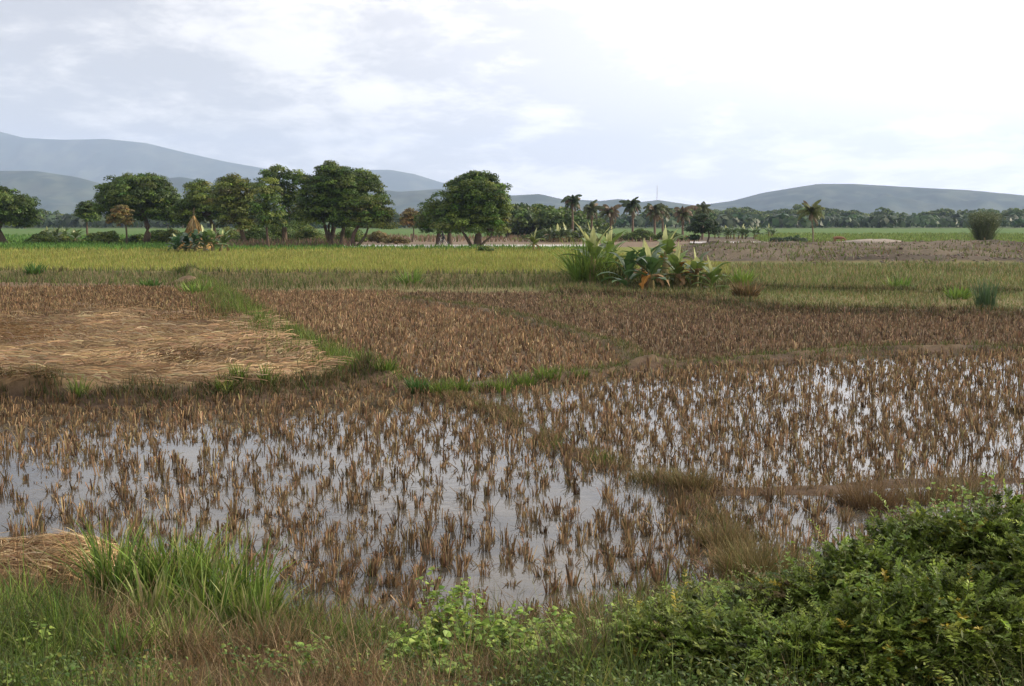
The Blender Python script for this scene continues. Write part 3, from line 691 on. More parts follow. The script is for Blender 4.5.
# person riding, three-quarter view towards the camera
g = W(444, 230, 128.); zb = .17
def body_rider():
    V = [(0, 0, .92), (.07, 0, 1.12), (.16, 0, 1.36), (.2, 0, 1.46), (.23, 0, 1.6), (.24, 0, 1.7),
         (.16, .17, 1.34), (.32, .22, 1.14), (.5, .2, 1.04), (.16, -.17, 1.34), (.32, -.22, 1.14), (.5, -.2, 1.04),
         (.02, .1, .88), (.34, .12, .74), (.2, .11, .36), (.3, .11, .32), (.02, -.1, .88), (.36, -.12, .86), (.26, -.11, .52), (.36, -.11, .5)]
    E = [(0, 1), (1, 2), (2, 3), (3, 4), (4, 5), (2, 6), (6, 7), (7, 8), (2, 9), (9, 10), (10, 11), (0, 12), (12, 13), (13, 14), (14, 15), (0, 16), (16, 17), (17, 18), (18, 19)]
    r = [.14, .14, .16, .06, .1, .09, .06, .045, .035, .06, .045, .035, .1, .075, .05, .04, .1, .075, .05, .04]
    return V, E, r
V, E, r = body_rider()
pr = skin_fig(V, E, r, 'person', (.02, .02, .025), loc=(g[0], 128., zb)); pr.rotation_euler = (0, 0, R(-140))
tag(pr, 'person in dark clothes riding a bicycle along the track left of the lone mango', 'person')
bk = thing('bicycle', 'pale bicycle ridden along the track under the mango trees', 'bicycle', (g[0], 128., zb)); bk.rotation_euler = (0, 0, R(-140))
def wheel(x):
    u = np.linspace(0, 2*np.pi, 25); b = MB(); b.tube(np.stack([x+.32*np.cos(u), 0*u, .33+.32*np.sin(u)], -1), .022, (.05, .05, .05), 5)
    for k in range(8):
        a = k*np.pi/4; b.tube([(x, 0, .33), (x+.31*math.cos(a), 0, .33+.31*math.sin(a))], .006, (.6, .6, .6), 3)
    return b.build('wheel', M_SKIN, bk)
wheel(-.42); wheel(.58)
b = MB(); FR = (.62, .6, .55)
for a, c in [((-.42, 0, .33), (.06, 0, .32)), ((.06, 0, .32), (-.06, 0, .82)), ((-.06, 0, .78), (.42, 0, .82)), ((.06, 0, .32), (.42, 0, .74)), ((-.42, 0, .33), (-.06, 0, .78)), ((.58, 0, .33), (.40, 0, 1.0))]: b.tube([a, c], .022, FR, 5)
b.build('frame', M_SKIN, bk)
b = MB(); b.tube([(.5, .24, 1.0), (.42, .1, 1.02), (.42, -.1, 1.02), (.5, -.24, 1.0)], .018, (.3, .3, .3), 5); b.build('handlebar', M_SKIN, bk)
b = MB(); b.ellipsoid((-.06, 0, .85), (.14, .07, .03), (.04, .03, .03)); b.build('saddle', M_SKIN, bk, smooth=True)
# goat grazing
g = W(838, 247.5, 124.); zg = float(hz_at(g[0], 124.)[0])
V = [(-.3, 0, .5), (0, 0, .5), (.28, 0, .53), (.45, 0, .5), (.6, 0, .33), (.7, 0, .2), (-.3, .09, .42), (-.26, .1, .26), (-.34, .1, .14), (-.33, .1, 0), (-.3, -.09, .42), (-.2, -.1, .26), (-.28, -.1, .14), (-.26, -.1, 0),
     (.28, .09, .4), (.3, .1, .2), (.3, .1, 0), (.28, -.09, .4), (.22, -.1, .2), (.22, -.1, 0), (-.42, 0, .55), (-.48, 0, .45), (.58, .09, .38), (.58, -.09, .38)]
E = [(0, 1), (1, 2), (2, 3), (3, 4), (4, 5), (0, 6), (6, 7), (7, 8), (8, 9), (0, 10), (10, 11), (11, 12), (12, 13), (2, 14), (14, 15), (15, 16), (2, 17), (17, 18), (18, 19), (0, 20), (20, 21), (4, 22), (4, 23)]
r = [.14, .16, .15, .09, .075, .04, .08, .045, .025, .025, .08, .045, .025, .025, .06, .03, .025, .06, .03, .025, .03, .02, .025, .025]
go = skin_fig(V, E, r, 'goat', (.22, .10, .05), loc=(g[0], 124., zg-.01)); go.rotation_euler = (0, 0, R(-15)); go.scale = (1.15,)*3
tag(go, 'reddish brown goat grazing head down on the crest of the heaped earth', 'goat')
# thin mast on the low hill
g = W(657, 200.5, 4395.); b = MB(); mt = thing('radio_mast', 'thin pale lattice mast on the low hill behind the palms', 'mast', g)
for k in range(3):
    a = k*2.094; b.tube([(3*math.cos(a), 3*math.sin(a), -6), (1*math.cos(a), 1*math.sin(a), 54)], .3, (.5, .45, .45), 4)
for k in range(12):
    zk = k*4.5; ra = 3-2*(zk+6)/60; rb_ = 3-2*(zk+10.5)/60
    for q in range(3):
        a = q*2.094; c = a+2.094; b.tube([(ra*math.cos(a), ra*math.sin(a), zk), (rb_*math.cos(c), rb_*math.sin(c), zk+4.5)], .16, (.5, .45, .45), 3)
b.build('lattice', M_SKIN, mt)

# ================================================================== RICE STUBBLE, CROPS AND GRASSES
ST = [(.25, .165, .088), (.18, .116, .062), (.38, .275, .155), (.10, .067, .04), (.21, .175, .085)]; SW = [4, 4, 1.5, 3, 1]
def tuft_blades(mb, base, nb, h, rg, spread=.045, cols=ST, w=SW, wid=.010, S=3, leanm=.32):
    """nb blades for every base point"""
    n = len(base); b = np.repeat(base, nb, 0); hh = np.repeat(np.broadcast_to(h, (n,)), nb)
    az = rg.random(n*nb)*6.283; r = spread*np.sqrt(rg.random(n*nb))
    b = b+np.stack([r*np.cos(az), r*np.sin(az), -.03+0*r], -1)
    tone = np.repeat(1+.22*rg.normal(size=(n, 1)), nb, 0)
    c = np.clip(mixcols(cols, w, n*nb, .18, rg)*tone, .01, .9)
    az2 = az+rg.normal(size=n*nb)*.8
    long_ = rg.random(n*nb) < .16
    blades(mb, b, hh*(.55+.6*rg.random(n*nb))*np.where(long_, 1.25, 1), wid*(.6+.8*rg.random(n*nb)), az2, np.abs(rg.normal(size=n*nb))*leanm*.6, np.where(long_, 2.2, .2)*rg.random(n*nb), c, S=S, rg=rg, prof=[1, 1, .95, .75])
rgs = np.random.default_rng(21)
sx, sy = .175, .145
XX, YY = np.meshgrid(np.arange(-25, 25, sx), np.arange(7.2, 48, sy))
rot = .10*np.sin(YY*.15)
XX = (XX+rot+.045*rgs.normal(size=XX.shape)*.8+.5*(fbm(XX*.15, YY*.05, 91)-.5)*0).ravel(); YY = (YY+.05*rgs.normal(size=YY.shape)).ravel()
px, py = pix(XX, YY); k = (px > -170) & (px < 1200); XX, YY = XX[k], YY[k]
fmk = fields(XX, YY); s_ = shore(XX, YY)
dens = fbm(XX*.55, YY*.4, 92, 3)
pA = np.clip(.85+2.2*(dens-.5), .15, 1)
nearfront = np.maximum(1-(fmk['py']-385)/60, 0)
pA = np.where(fmk['A'], np.clip(pA*np.where(fmk['px'] < 250, .85, 1)+nearfront, 0, 1), 0)
open_w = fmk['A'] & (fmk['px'] < 330) & (fmk['py'] > 440)
pA = np.where(open_w, pA*.75, pA)
pB = np.where(fmk['B'], np.clip(.83+1.3*(dens-.5), .3, 1), 0)
pC = np.where(fmk['C'] | fmk['D'], .97, 0)
pS = np.where(fmk['straw'] & (fmk['py'] < 330), .9, 0)
bd = np.full(XX.shape, 9.)
for nm in ('green', 'cross', 'mid', 'rbrown', 'front'): bd = np.minimum(bd, polydist(XX, YY, BW[nm][0])/BW[nm][2])
bdd = polydist(XX, YY, BW['diag'][0])/BW['diag'][2]
p = np.maximum.reduce([pA, pB, pC, pS])*(bd > .8)*(bdd > .7)
k = (rgs.random(len(XX)) < p) & (s_ < -.05)
XX, YY = XX[k], YY[k]; ZZ = height(XX, YY); fmk = fields(XX, YY); px, py = pix(XX, YY, ZZ)
order = np.argsort(YY); inview = (px[order] > 8) & (px[order] < 1016) & (py[order] < 645)
# hidden behind the bush on the right: leave for the mass
vis = inview & ~((px[order] > 800) & (py[order] > 500+(1024-px[order])*.2))
near_idx = order[vis][:300]
protos = []
for k in range(10):
    rg = np.random.default_rng(400+k); b = MB(); tuft_blades(b, np.zeros((1, 3)), 24+int(8*rg.random()), 0.13+.05*rg.random(), rg, spread=.030, wid=.0095, S=4)
    o = b.build('rice_stubble', M_STRAW); tag(o, 'small brown clump of cut rice stubble standing in the nearest shallow water', 'rice stubble', 'rice stubble clumps nearest the bank'); protos.append(o)
TZ = [(110, 'behind the straw pile'), (265, 'behind the tall green grass clumps'), (395, 'by the narrow inlet between grass and weeds'), (490, 'around the tallest pale green weed'), (600, 'behind the leafy weeds right of the tallest one'), (710, 'left of the bushy olive grass clump'), (9999, 'right of the bushy olive grass clump')]
for q, i in enumerate(near_idx):
    o = protos[q] if q < 10 else protos[q % 10].copy()
    if q >= 10: C.objects.link(o)
    o['label'] = 'brown cut stubble clump in water '+next(w_ for e_, w_ in TZ if px[i] < e_)
    o.location = (XX[i], YY[i], max(ZZ[i], -.03)); o.rotation_euler = (rgs.normal()*.08, rgs.normal()*.08, rgs.random()*6.28); v = .75+.5*rgs.random(); o.scale = (v*(.8+.5*rgs.random()), v, .5+.8*rgs.random())
rest = np.ones(len(XX), bool); rest[near_idx] = False
mb = MB()
B3 = np.stack([XX, YY, np.maximum(ZZ, -.03)], -1)
for lo, hi, nb, wd in [(0, 12.5, 22, .010), (12.5, 20, 14, .014), (20, 60, 8, .021)]:
    k = rest & (YY >= lo) & (YY < hi)
    dry = fmk['D'][k] | (fmk['C'][k] & (fmk['py'][k] > 1e9))
    for cond, cols in ((~dry & ~fmk['C'][k], ST), (fmk['C'][k], [tuple(np.array(c)*np.array((1.12, 1.12, 1.18))) for c in ST]), (dry, [tuple(np.array(c)*np.array((.85, .88, 1.0))) for c in ST])):
        bb = B3[k][cond]
        hh = .14*(.5+.9*rgs.random(len(bb)))*(1+.25*(fbm(bb[:, 0], bb[:, 1], 93)-.5)*2)
        fl = rgs.random(len(bb)) < .13; tuft_blades(mb, bb[fl], nb, hh[fl]*1.15, rgs, wid=wd, cols=cols, spread=.05, leanm=1.6); bb, hh = bb[~fl], hh[~fl]
        tuft_blades(mb, bb, nb, hh, rgs, wid=wd, cols=cols, spread=.032 if lo < 20 else .042)
# broken stalks lying on mud and water
n = 14000; x = rgs.uniform(-12, 12, n); y = 7.4+rgs.random(n)**1.3*16; z = np.maximum(height(x, y), .0)+.006
k = fields(x, y)['near'] & (shore(x, y) < 0) & (fbm(x*1.1, y*1.1, 94) > .47); x, y, z = x[k], y[k], z[k]
blades(mb, np.stack([x, y, z], -1), .06+.16*rgs.random(len(x)), .006, rgs.random(len(x))*6.28, 1.52, .06*rgs.normal(size=len(x)), mixcols(ST, SW, len(x), rg=rgs), S=3, rg=rgs)
tag(mb.build('stubble', M_STRAW), 'brown cut rice stubble covering the flooded and drying paddies beyond the nearest clumps', 'rice stubble', kind='stuff')

# combed straw lying on the raised plot, left
rg = np.random.default_rng(31); mb = MB(); n = 90000
x = rg.uniform(-26, 1, n); y = rg.uniform(18.5, 46, n); m_ = fields(x, y); px, py = pix(x, y)
k = m_['straw'] & (px > -260) & (m_['py']+10*(fbm(x*.3, y*.2, 39)-.5)+3*rg.normal(size=n) > np.interp(px, [0, 120, 300], [328, 322, 340])); x, y = x[k], y[k]; pyk = m_['py'][k]; n = len(x)
ang = 3.0*(fbm(x*.35, y*.22, 32)-.5)*2+.1+.45*rg.normal(size=n)
bx, by = x, y; z = height(bx, by)
lay = (rg.random(n)-.3)*.10+.10*fbm(x*1.3, y*1.3, 33)
S = 5; t = np.linspace(-.5, .5, S); Ls = .2+.35*rg.random(n)
curv = .9*rg.normal(size=n)
aa = ang[:, None]+curv[:, None]*t[None]
d = np.stack([np.cos(aa), np.sin(aa), 0*aa], -1)*(Ls/(S-1))[:, None, None]
P = np.stack([bx, by, z+lay+.02], -1)[:, None]+np.cumsum(d, 1)+np.array([0, 0, 1.])*((.25-t[None]**2*1.0)*.28*Ls[:, None]*np.abs(rg.normal(size=(n, 1))))[..., None]
wv = np.stack([-np.sin(aa), np.cos(aa), .8+0*aa], -1)*(.004+.005*rg.random(n))[:, None, None]
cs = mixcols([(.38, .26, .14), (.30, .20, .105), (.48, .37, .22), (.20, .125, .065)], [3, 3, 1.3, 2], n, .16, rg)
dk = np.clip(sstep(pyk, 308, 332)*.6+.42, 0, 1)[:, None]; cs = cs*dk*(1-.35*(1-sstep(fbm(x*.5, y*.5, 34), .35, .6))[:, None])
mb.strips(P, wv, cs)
tag(mb.build('straw', M_STRAW), 'tan cut straw combed flat over the raised plot on the left', 'straw', kind='stuff')

# crops and rough grass beyond
def rough(name, label, cat, n, pxr, pyr, cond, cols, w, h, wid, seed, lean=.25, bend=.7, S=3, cat_h=None):
    rg = np.random.default_rng(seed); px = rg.uniform(*pxr, n); py = rg.uniform(*pyr, n)
    k = cond(px, py, rg); px, py = px[k], py[k]; g = G(px, py); x, y = g[:, 0], g[:, 1]; z = height(x, y); n = len(x)
    hh = (h(px, py) if callable(h) else h)*(.6+.8*rg.random(n))*(.7+.6*fbm(x*.6, y*.3, seed))
    b = MB(); c = mixcols(cols, w, n, .15, rg)*(.75+.5*fbm(x*.35, y*.12, seed+1))[:, None]
    blades(b, np.stack([x, y, z-.03], -1), hh, wid*y*(.7+.6*rg.random(n)), rg.random(n)*6.28, lean*np.abs(rg.normal(size=n)), bend*rg.random(n), c, S=S, rg=rg)
    return tag(b.build(name, M_GRASS), label, cat, kind='stuff')
ln = lambda pts: (lambda px: np.interp(px, *zip(*pts)))
topR = ln([(-300, 251), (560, 250), (620, 256), (700, 266), (1400, 266)])
backL = ln([(-300, 277), (0, 276), (280, 278), (560, 280), (720, 284)])
rough('rice_crop', 'low ripening yellow green rice crop across the left and middle distance', 'rice crop', 130000, (-220, 730), (249, 281),
      lambda a, b, r: (b < backL(a)+r.normal(size=len(a))*.7) & (b > topR(a)), [(.23, .26, .055), (.29, .28, .07), (.17, .21, .045), (.30, .25, .09)], [3, 3, 2, 1], .3, .00055, 51, .2, .5)
rough('grass', 'bright green grass plain running back to the trees on the left', 'grass', 30000, (-220, 600), (236, 252),
      lambda a, b, r: (a < 340) | (b > 248.8), [(.08, .17, .03), (.11, .20, .035), (.06, .13, .03)], [2, 2, 1], .4, .0010, 52, .2, .5)
rough('rice_crop', 'bright green level rice crop on the right beyond the heaped earth', 'rice crop', 26000, (755, 1240), (234.5, 247.5),
      lambda a, b, r: b < np.interp(a+r.normal(size=len(a))*8, [740, 775, 800], [238, 243, 246.6]), [(.14, .20, .05), (.18, .23, .06), (.11, .16, .04)], [2, 2, 1], .4, .0009, 53, .15, .4)
rough('grass', 'dull olive grass in front of the heaped earth on the right', 'grass', 85000, (540, 1240), (266, 316),
      lambda a, b, r: (b > np.interp(a, [540, 720, 1240], [280, 267, 267])) & (r.random(len(a)) < np.interp(b, [266, 288, 300, 316], [1, .9, .5, .22])*(.3+1.4*(fbm(a*.02, b*.16, 54, 3)))),
      [(.13, .165, .05), (.17, .18, .065), (.10, .12, .04), (.25, .19, .10)], [3, 2, 2, 2.5], lambda a, b: np.interp(b, [266, 286, 300, 316], [.3, .27, .18, .14]), .0007, 54, .3, .7)
rough('grass', 'dark weedy grass band between the yellow green crop and the brown stubble', 'grass', 60000, (-220, 760), (273, 300),
      lambda a, b, r: np.abs(b-np.interp(a, [-200, 0, 280, 560, 760], [281, 281, 284, 284, 288])) < 2+6*np.abs(r.normal(size=len(a)))*.8,
      [(.075, .10, .03), (.11, .15, .035), (.16, .13, .07), (.22, .17, .10)], [3, 1.5, 2.2, 1.6], .28, .0007, 55, .3, .8)
rough('weeds', 'purplish brown dry weeds on the bare ground under the distant trees', 'weeds', 16000, (180, 700), (238, 248.8),
      lambda a, b, r: ((a < 350) | (b < 243)) & ((a < 400) | (r.random(len(a)) < .4)), [(.20, .13, .09), (.15, .11, .07), (.12, .15, .05)], [3, 2, 1], .7, .0009, 56, .2, .5)
rough('weeds', 'sparse dry tufts on the heaped earth', 'weeds', 7000, (680, 1240), (248, 266),
      lambda a, b, r: fbm(a*.012, b*.35, 57) > .5, [(.17, .13, .08), (.12, .14, .045), (.10, .13, .035)], [2, 2, 2], .3, .0010, 57, .4, .8)
# clods of dug earth
rg = np.random.default_rng(58); b = MB(); n = 3600; px = rg.uniform(670, 1240, n); py = rg.uniform(247.5, 266.5, n); k = fbm(px*.03, py*.35, 59) > .42; g = G(px[k], py[k]); zz_ = height(g[:, 0], g[:, 1])
for (x, y), z in zip(g, zz_):
    r = .04+.09*rg.random()**2; b.ellipsoid((x, y, z), (r*1.3, r, r*.8), jit((.14, .115, .09), 1, .2, rg)[0], 6, 4)
tag(b.build('earth_clods', M_GROUND), 'greyish brown clods of dug earth strewn over the heaped ground', 'earth clods', kind='stuff')
# low grass on the earth walls between plots
def bund_grass(nm, n, wsc, cols, w, h, wid, seed, b, maxpx=1200):
    P, _, hw = BW[nm]; rg = np.random.default_rng(seed); seg = np.linalg.norm(np.diff(P, axis=0), axis=1); cum = np.r_[0, np.cumsum(seg)]
    u = rg.random(n)*cum[-1]; x = np.interp(u, cum, P[:, 0])+rg.normal(size=n)*hw*wsc; y = np.interp(u, cum, P[:, 1])+rg.normal(size=n)*hw*wsc
    px, py = pix(x, y); k = (px > -180) & (px < maxpx) & (fbm(x*1.2, y*1.2, seed) > .36); x, y = x[k], y[k]; n = len(x)
    if n == 0: return
    c = mixcols(cols, w, n, .16, rg); blades(b, np.stack([x, y, height(x, y)-.02], -1), h*(.4+.9*rg.random(n))*(.6+.8*fbm(x*2, y*2, seed+1)), wid*(.6+.8*rg.random(n)), rg.random(n)*6.28, .4*np.abs(rg.normal(size=n)), 1.0*rg.random(n), c, S=4, rg=rg)
GR = [(.10, .155, .026), (.14, .20, .035), (.06, .10, .02), (.19, .20, .055)]; BR = [(.20, .135, .068), (.13, .085, .042), (.29, .21, .11), (.09, .09, .036)]; OL = [(.075, .09, .03), (.10, .11, .038), (.15, .115, .06), (.05, .065, .02)]
b = MB(); bund_grass('green', 21000, 1.15, GR+OL[:2]+BR[:1], [3, 3, 1, 1, 2, 1, 1], .27, .014, 61, b); tag(b.build('grass', M_GRASS), 'bright green grass strip on the earth wall running diagonally beside the straw plot', 'grass', kind='stuff')
b = MB(); bund_grass('front', 20000, .6, OL+BR[:2], [3, 1, 2, 3, 2, 2], .2, .013, 62, b); tag(b.build('grass', M_GRASS), 'olive grass, darkened to show shade, hanging over the front edge of the straw plot', 'grass', kind='stuff')  # tones weighted dark: the shade on the plot edge is in the colour
b = MB(); bund_grass('cross', 15000, .9, GR[:3]+OL+BR, [2, 1, 2, 2, 2, 1, 1, 1.5, 1.5, 1, 1], .13, .011, 63, b); bund_grass('mid', 6000, .6, OL+GR[:1]+BR[:1], [2, 2, 2, 2, 1, 2], .13, .013, 64, b)
bund_grass('rline', 16000, .9, OL+BR[:2], [3, 1, 2, 4, 2, 2], .22, .018, 65, b); bund_grass('rline_b', 14000, .8, OL+BR[:2], [2, 0, 2, 5, 1, 2], .22, .02, 66, b)
tag(b.build('grass', M_GRASS), 'mixed green and brown grass on the low walls dividing the middle paddies', 'grass', kind='stuff')
b = MB(); bund_grass('diag', 9500, 1.1, BR+OL[:2]+GR[:1], [3, 3, 2, 1, 1, 1, .4], .14, .008, 67, b); bund_grass('rbrown', 5000, .9, BR, [3, 2, 2, 1], .15, .009, 68, b)
tag(b.build('grass', M_STRAW), 'matted brown grass on the sunken wall crossing the near paddies', 'grass', kind='stuff')

# ---- single grass clumps on the walls
def clump_mesh(seed, nb, h, spread, wid, cols, w, lean=.35, bend=1.1, S=6, tip=None):
    rg = np.random.default_rng(seed); b = MB(); az = rg.random(nb)*6.283; r = spread*np.sqrt(rg.random(nb))
    base = np.stack([r*np.cos(az), r*np.sin(az), -.03+0*r], -1); c = mixcols(cols, w, nb, .14, rg)
    blades(b, base, h*(.45+.65*rg.random(nb)), wid*(.6+.7*rg.random(nb)), az+.7*rg.normal(size=nb), lean*np.abs(rg.normal(size=nb)), bend*rg.random(nb), c, S=S, rg=rg, tw=.8, prof=[.55, 1, .95, .75, .45, .05],
           tipcol=None if tip is None else np.broadcast_to(np.array(tip), c.shape)*.5+c*.5)
    return b
def clump(name, label, cat, px, py, group=None, mat=None, Y=None, zoff=0, **kw):
    g = G(px, py) if Y is None else W(px, 400, Y)[:2]
    z = float(hz_at(g[0], g[1])[0])+zoff
    o = clump_mesh(**kw).build(name, mat or M_GRASS); o.location = (float(g[0]), float(g[1]), z); return tag(o, label, cat, group)
gg = 'green grass tufts along the wall between the middle and near paddies'
for i, (px, py, h, sp, lab) in enumerate([
        (418, 393, .36, .13, 'tall dark green grass tuft, first at the left of the tufts on the middle wall'), (440, 394, .30, .2, 'wide bright green grass tuft just right of the tall dark one'),
        (458, 391, .32, .2, 'bright green grass tuft third from the left on the middle wall'), (487, 390, .26, .24, 'green grass tuft in the middle of the tufts on the wall'),
        (503, 391, .32, .2, 'green grass tuft with arching blades just right of the middle one'), (524, 386, .3, .2, 'pale green grass tuft fifth along the middle wall'),
        (548, 382, .3, .22, 'yellowish green grass tuft near the right end of the row of tufts'), (580, 379, .2, .15, 'smallest green grass tuft ending the row on the middle wall'),
        (385, 387, .22, .22, 'low pale grass tuft where the two walls meet by the puddle')]):
    clump('grass_tuft', lab, 'grass tuft', px, py, gg, seed=500+i, nb=150, h=h, spread=sp, wid=.016, cols=GR if i else [(.05, .12, .03), (.07, .15, .035)], w=[3, 3, 2, 1] if i else [1, 1])
for i, (px, py, lab) in enumerate([(240, 398, 'low green tuft at the front corner of the straw plot'), (268, 397, 'bright green leafy tuft on the front edge of the straw plot near its right corner'), (225, 401, 'pale green tuft leaning over the front edge of the straw plot'), (80, 404, 'thin green upright tuft on the front edge of the straw plot, far left')]):
    clump('grass_tuft', lab, 'grass tuft', px, py, 'green tufts on the front edge of the straw plot', seed=520+i, nb=70, h=.38, spread=.12, wid=.016, cols=GR, w=[3, 3, 2, 1])
for i, (px, py, h, lab) in enumerate([(602, 462, .22, 'low green weed tuft on the sunken brown wall'), (552, 448, .2, 'small yellow green tuft at the bend of the sunken brown wall'), (478, 408, .2, 'pale green spreading tuft just below the row of tufts'), (545, 470, .14, 'tiny green tuft left of the sunken wall')]):
    clump('grass_tuft', lab, 'grass tuft', px, py, 'small tufts along the sunken brown wall', seed=530+i, nb=60, h=h, spread=.14, wid=.011, cols=GR, w=[3, 3, 2, 2], lean=.7)
DB = [(.18, .13, .06), (.13, .095, .045), (.25, .19, .095), (.12, .12, .045)]
for i, (px, py, h, sp, nb, cols, lab) in enumerate([
        (757, 582, .52, .26, 1300, [(.17, .145, .055), (.12, .11, .042), (.22, .16, .075)], 'bushy olive brown grass clump at the right end of the sunken wall'),
        (722, 545, .34, .22, 600, DB, 'brown grass clump just behind the bushy olive one'), (868, 505, .42, .26, 900, [(.13, .085, .045), (.19, .13, .065)], 'reddish brown grass clump on the right wall behind the leafy bush'),
        (962, 496, .34, .28, 600, DB, 'brown grass clump near the right edge beyond the leafy bush'), (690, 492, .3, .24, 500, DB, 'flattened brown clump where the sunken wall meets the right wall'),
        (650, 480, .26, .26, 400, DB, 'low brown clump on the middle of the sunken wall'), (920, 500, .3, .25, 500, DB, 'brown grass clump between the reddish one and the right edge')]):
    clump('dry_grass_clump', lab, 'grass clump', px, py, 'dry clumps on the walls of the near paddies', M_STRAW, seed=540+i, nb=int(nb*1.3), h=h*.82, spread=sp, wid=.0052, cols=cols, w=[1]*len(cols), lean=.45, bend=1.3)
clump('cane_clump', 'tall bright green grass clump at the left foot of the pale banana shoots', 'grass clump', 588, 287, None, seed=560, nb=400, h=2.3, spread=.7, wid=.05, cols=[(.15, .24, .045), (.20, .29, .06), (.10, .16, .03)], w=[2, 2, 1], lean=.38, bend=1.4)
clump('cane_clump', 'lower green grass clump filling the gap between the banana plants', 'grass clump', 616, 288, None, seed=561, nb=380, h=1.3, spread=.7, wid=.045, cols=GR+OL, w=[1]*8, lean=.35, bend=1.2)
clump('weed_clump', 'dark weedy undergrowth at the foot of the orange leaved banana plants', 'undergrowth', 668, 290, None, seed=562, nb=700, h=.8, spread=1.6, wid=.05, cols=OL+GR[:1], w=[2, 2, 1, 2, 1], lean=.4, bend=1.2)
clump('grass_clump', 'grey green upright reed clump near the right edge of the dry paddies', 'grass clump', 986, 317, None, seed=563, nb=170, h=1.15, spread=.22, wid=.028, cols=[(.09, .15, .07), (.07, .12, .05)], w=[1, 1], lean=.15, bend=.35)
clump('dry_stump_clump', 'brown dry clump topped with fresh green shoots right of the banana clump', 'grass clump', 745, 301, None, seed=564, nb=420, h=.75, spread=.38, wid=.035, cols=BR, w=[3, 2, 1, 1], lean=.4, bend=1.4)
clump('green_shoots', 'fresh yellow green shoots growing over the brown dry clump', 'shoots', 742, 298, None, zoff=.35, seed=565, nb=150, h=.75, spread=.3, wid=.05, cols=[(.20, .28, .05), (.15, .24, .05)], w=[1, 1], lean=.4, bend=1.2)
for i, (px, py, h, lab) in enumerate([(897, 293, .7, 'yellow green weed with broad leaves in the olive grass on the right'), (958, 302, .55, 'small yellowish weed left of the grey green reed clump'), (410, 288, .9, 'light green weed clump at the edge of the yellow green crop'), (200, 300, .55, 'bright green weed patch at the far end of the diagonal wall'), (150, 293, .5, 'dark green weed patch behind the straw plot'), (35, 252+28, .6, 'thin green weed in the dark band at the far left')]):
    clump('weed', lab, 'weed', px, py, 'lone weeds in the distance', seed=570+i, nb=110, h=h, spread=.35 if i != 3 else .6, wid=.06, cols=[(.18, .26, .05), (.12, .2, .04)] if i < 4 else [(.06, .13, .03), (.09, .16, .03)], w=[1, 1], lean=.5, bend=.9)
f_ = W(983, 252, 132.); z_ = float(hz_at(f_[0], 132.)[0]); fs = thing('feathery_shrub', 'tall feathery grey green shrub standing alone near the right edge of the plain', 'shrub', (f_[0], 132., z_))
FC = [(.10, .13, .06), (.14, .165, .075), (.07, .095, .04)]
clump_mesh(seed=590, nb=700, h=3.9, spread=.5, wid=.05, cols=FC, w=[2, 1, 1], lean=.40, bend=.5, S=6).build('stem', M_GRASS, fs)
rg = np.random.default_rng(591); n = 9000; aa = rg.random(n)*6.283; hh = .5+3.3*rg.random(n)**.85; rr = (.25+.46*hh)*np.sqrt(rg.random(n))*(.75+.6*vnoise(aa*2.2, hh*1.6, 7)); b = MB()
k = vnoise(aa*3, hh*2.4, 9) > .22; aa, hh, rr = aa[k], hh[k], rr[k]; n = len(aa)
leaves(b, np.stack([rr*np.cos(aa), rr*np.sin(aa), hh*(1-.03*rr**2)], -1), rg.normal(size=(n, 3))+np.array([0, 0, .4]), .16*(.5+rg.random(n)), .4, mixcols(FC, [2, 2, 1], n, .2, rg), rg); b.build('leaves', M_LEAF, fs)
# dirt mounds by the far end of the diagonal wall
def mound(label, px, py, r, h, col, seed):
    g = G(px, py); z = float(hz_at(g[0], g[1])[0]); rg = np.random.default_rng(seed); b = MB()
    n = 22; u = np.linspace(-1, 1, n); X, Y = np.meshgrid(u*1.15, u*1.15); rr = np.hypot(X, Y); H = h*np.clip(1-rr**1.3, -2., 1)*(.6+.8*fbm(X*2.5+seed, Y*2.5, seed))-np.clip(rr-.9, 0, 1)*2
    i = np.arange(n-1)[:, None]*n+np.arange(n-1)[None]; c = np.asarray(col)*(.8+.4*fbm(X*6, Y*6, seed+3))[..., None]
    b.add(np.stack([X*r*1.6, Y*r, H], -1).reshape(-1, 3), np.stack([i, i+1, i+n+1, i+n], -1), c.reshape(-1, 3)); o = b.build('earth_mound', M_GROUND, smooth=True); o.location = (float(g[0]), float(g[1]), z); tag(o, label, 'earth mound')
mound('small pale brown earth mound at the far end of the diagonal green wall', 188, 288, .5, .32, (.19, .135, .085), 3)
mound('pale grey heap of dug earth under the lone coconut palm', 835, 249.5, 2.2, .32, (.36, .32, .27), 5)
mound('grey heap of dug earth right of the goat', 873, 250, 2.0, .25, (.30, .26, .22), 6)

# understorey bushes of the left side
def bush(label, px, Y, w, h, col, seed, leaf=.2, name='bush', group=None):
    rg = np.random.default_rng(seed); g = W(px, 230, Y); z = float(hz_at(g[0], Y)[0]); root = thing(name, label, 'bush', (g[0], Y, z), group)
    b = MB(); n = int(16*w*h)+6
    for q in range(n):
        c = np.array([rg.normal()*w*.26, rg.normal()*w*.2, h*(.15+.6*rg.random())]); c[2] *= 1-min(.7, abs(c[0])/w)
        m_ = 55; u = sphere_pts(m_, rg); u[:, 2] = np.abs(u[:, 2])*.9-.15
        leaves(b, c+u*h*.24, u+rg.normal(size=(m_, 3))*.4, leaf*(.6+.8*rg.random(m_)), .5, jit(col[rg.integers(len(col))], 1, .15, rg)*(1+.2*rg.normal(size=(m_, 1))), rg)
    b.build('leaves', M_LEAF, root); t_ = MB()
    for q in range(4): t_.tube([(0, 0, -.1), (rg.normal()*w*.15, rg.normal()*w*.1, h*.6)], [.06, .02], (.1, .08, .05), 5)
    t_.build('stem', M_BARK, root)
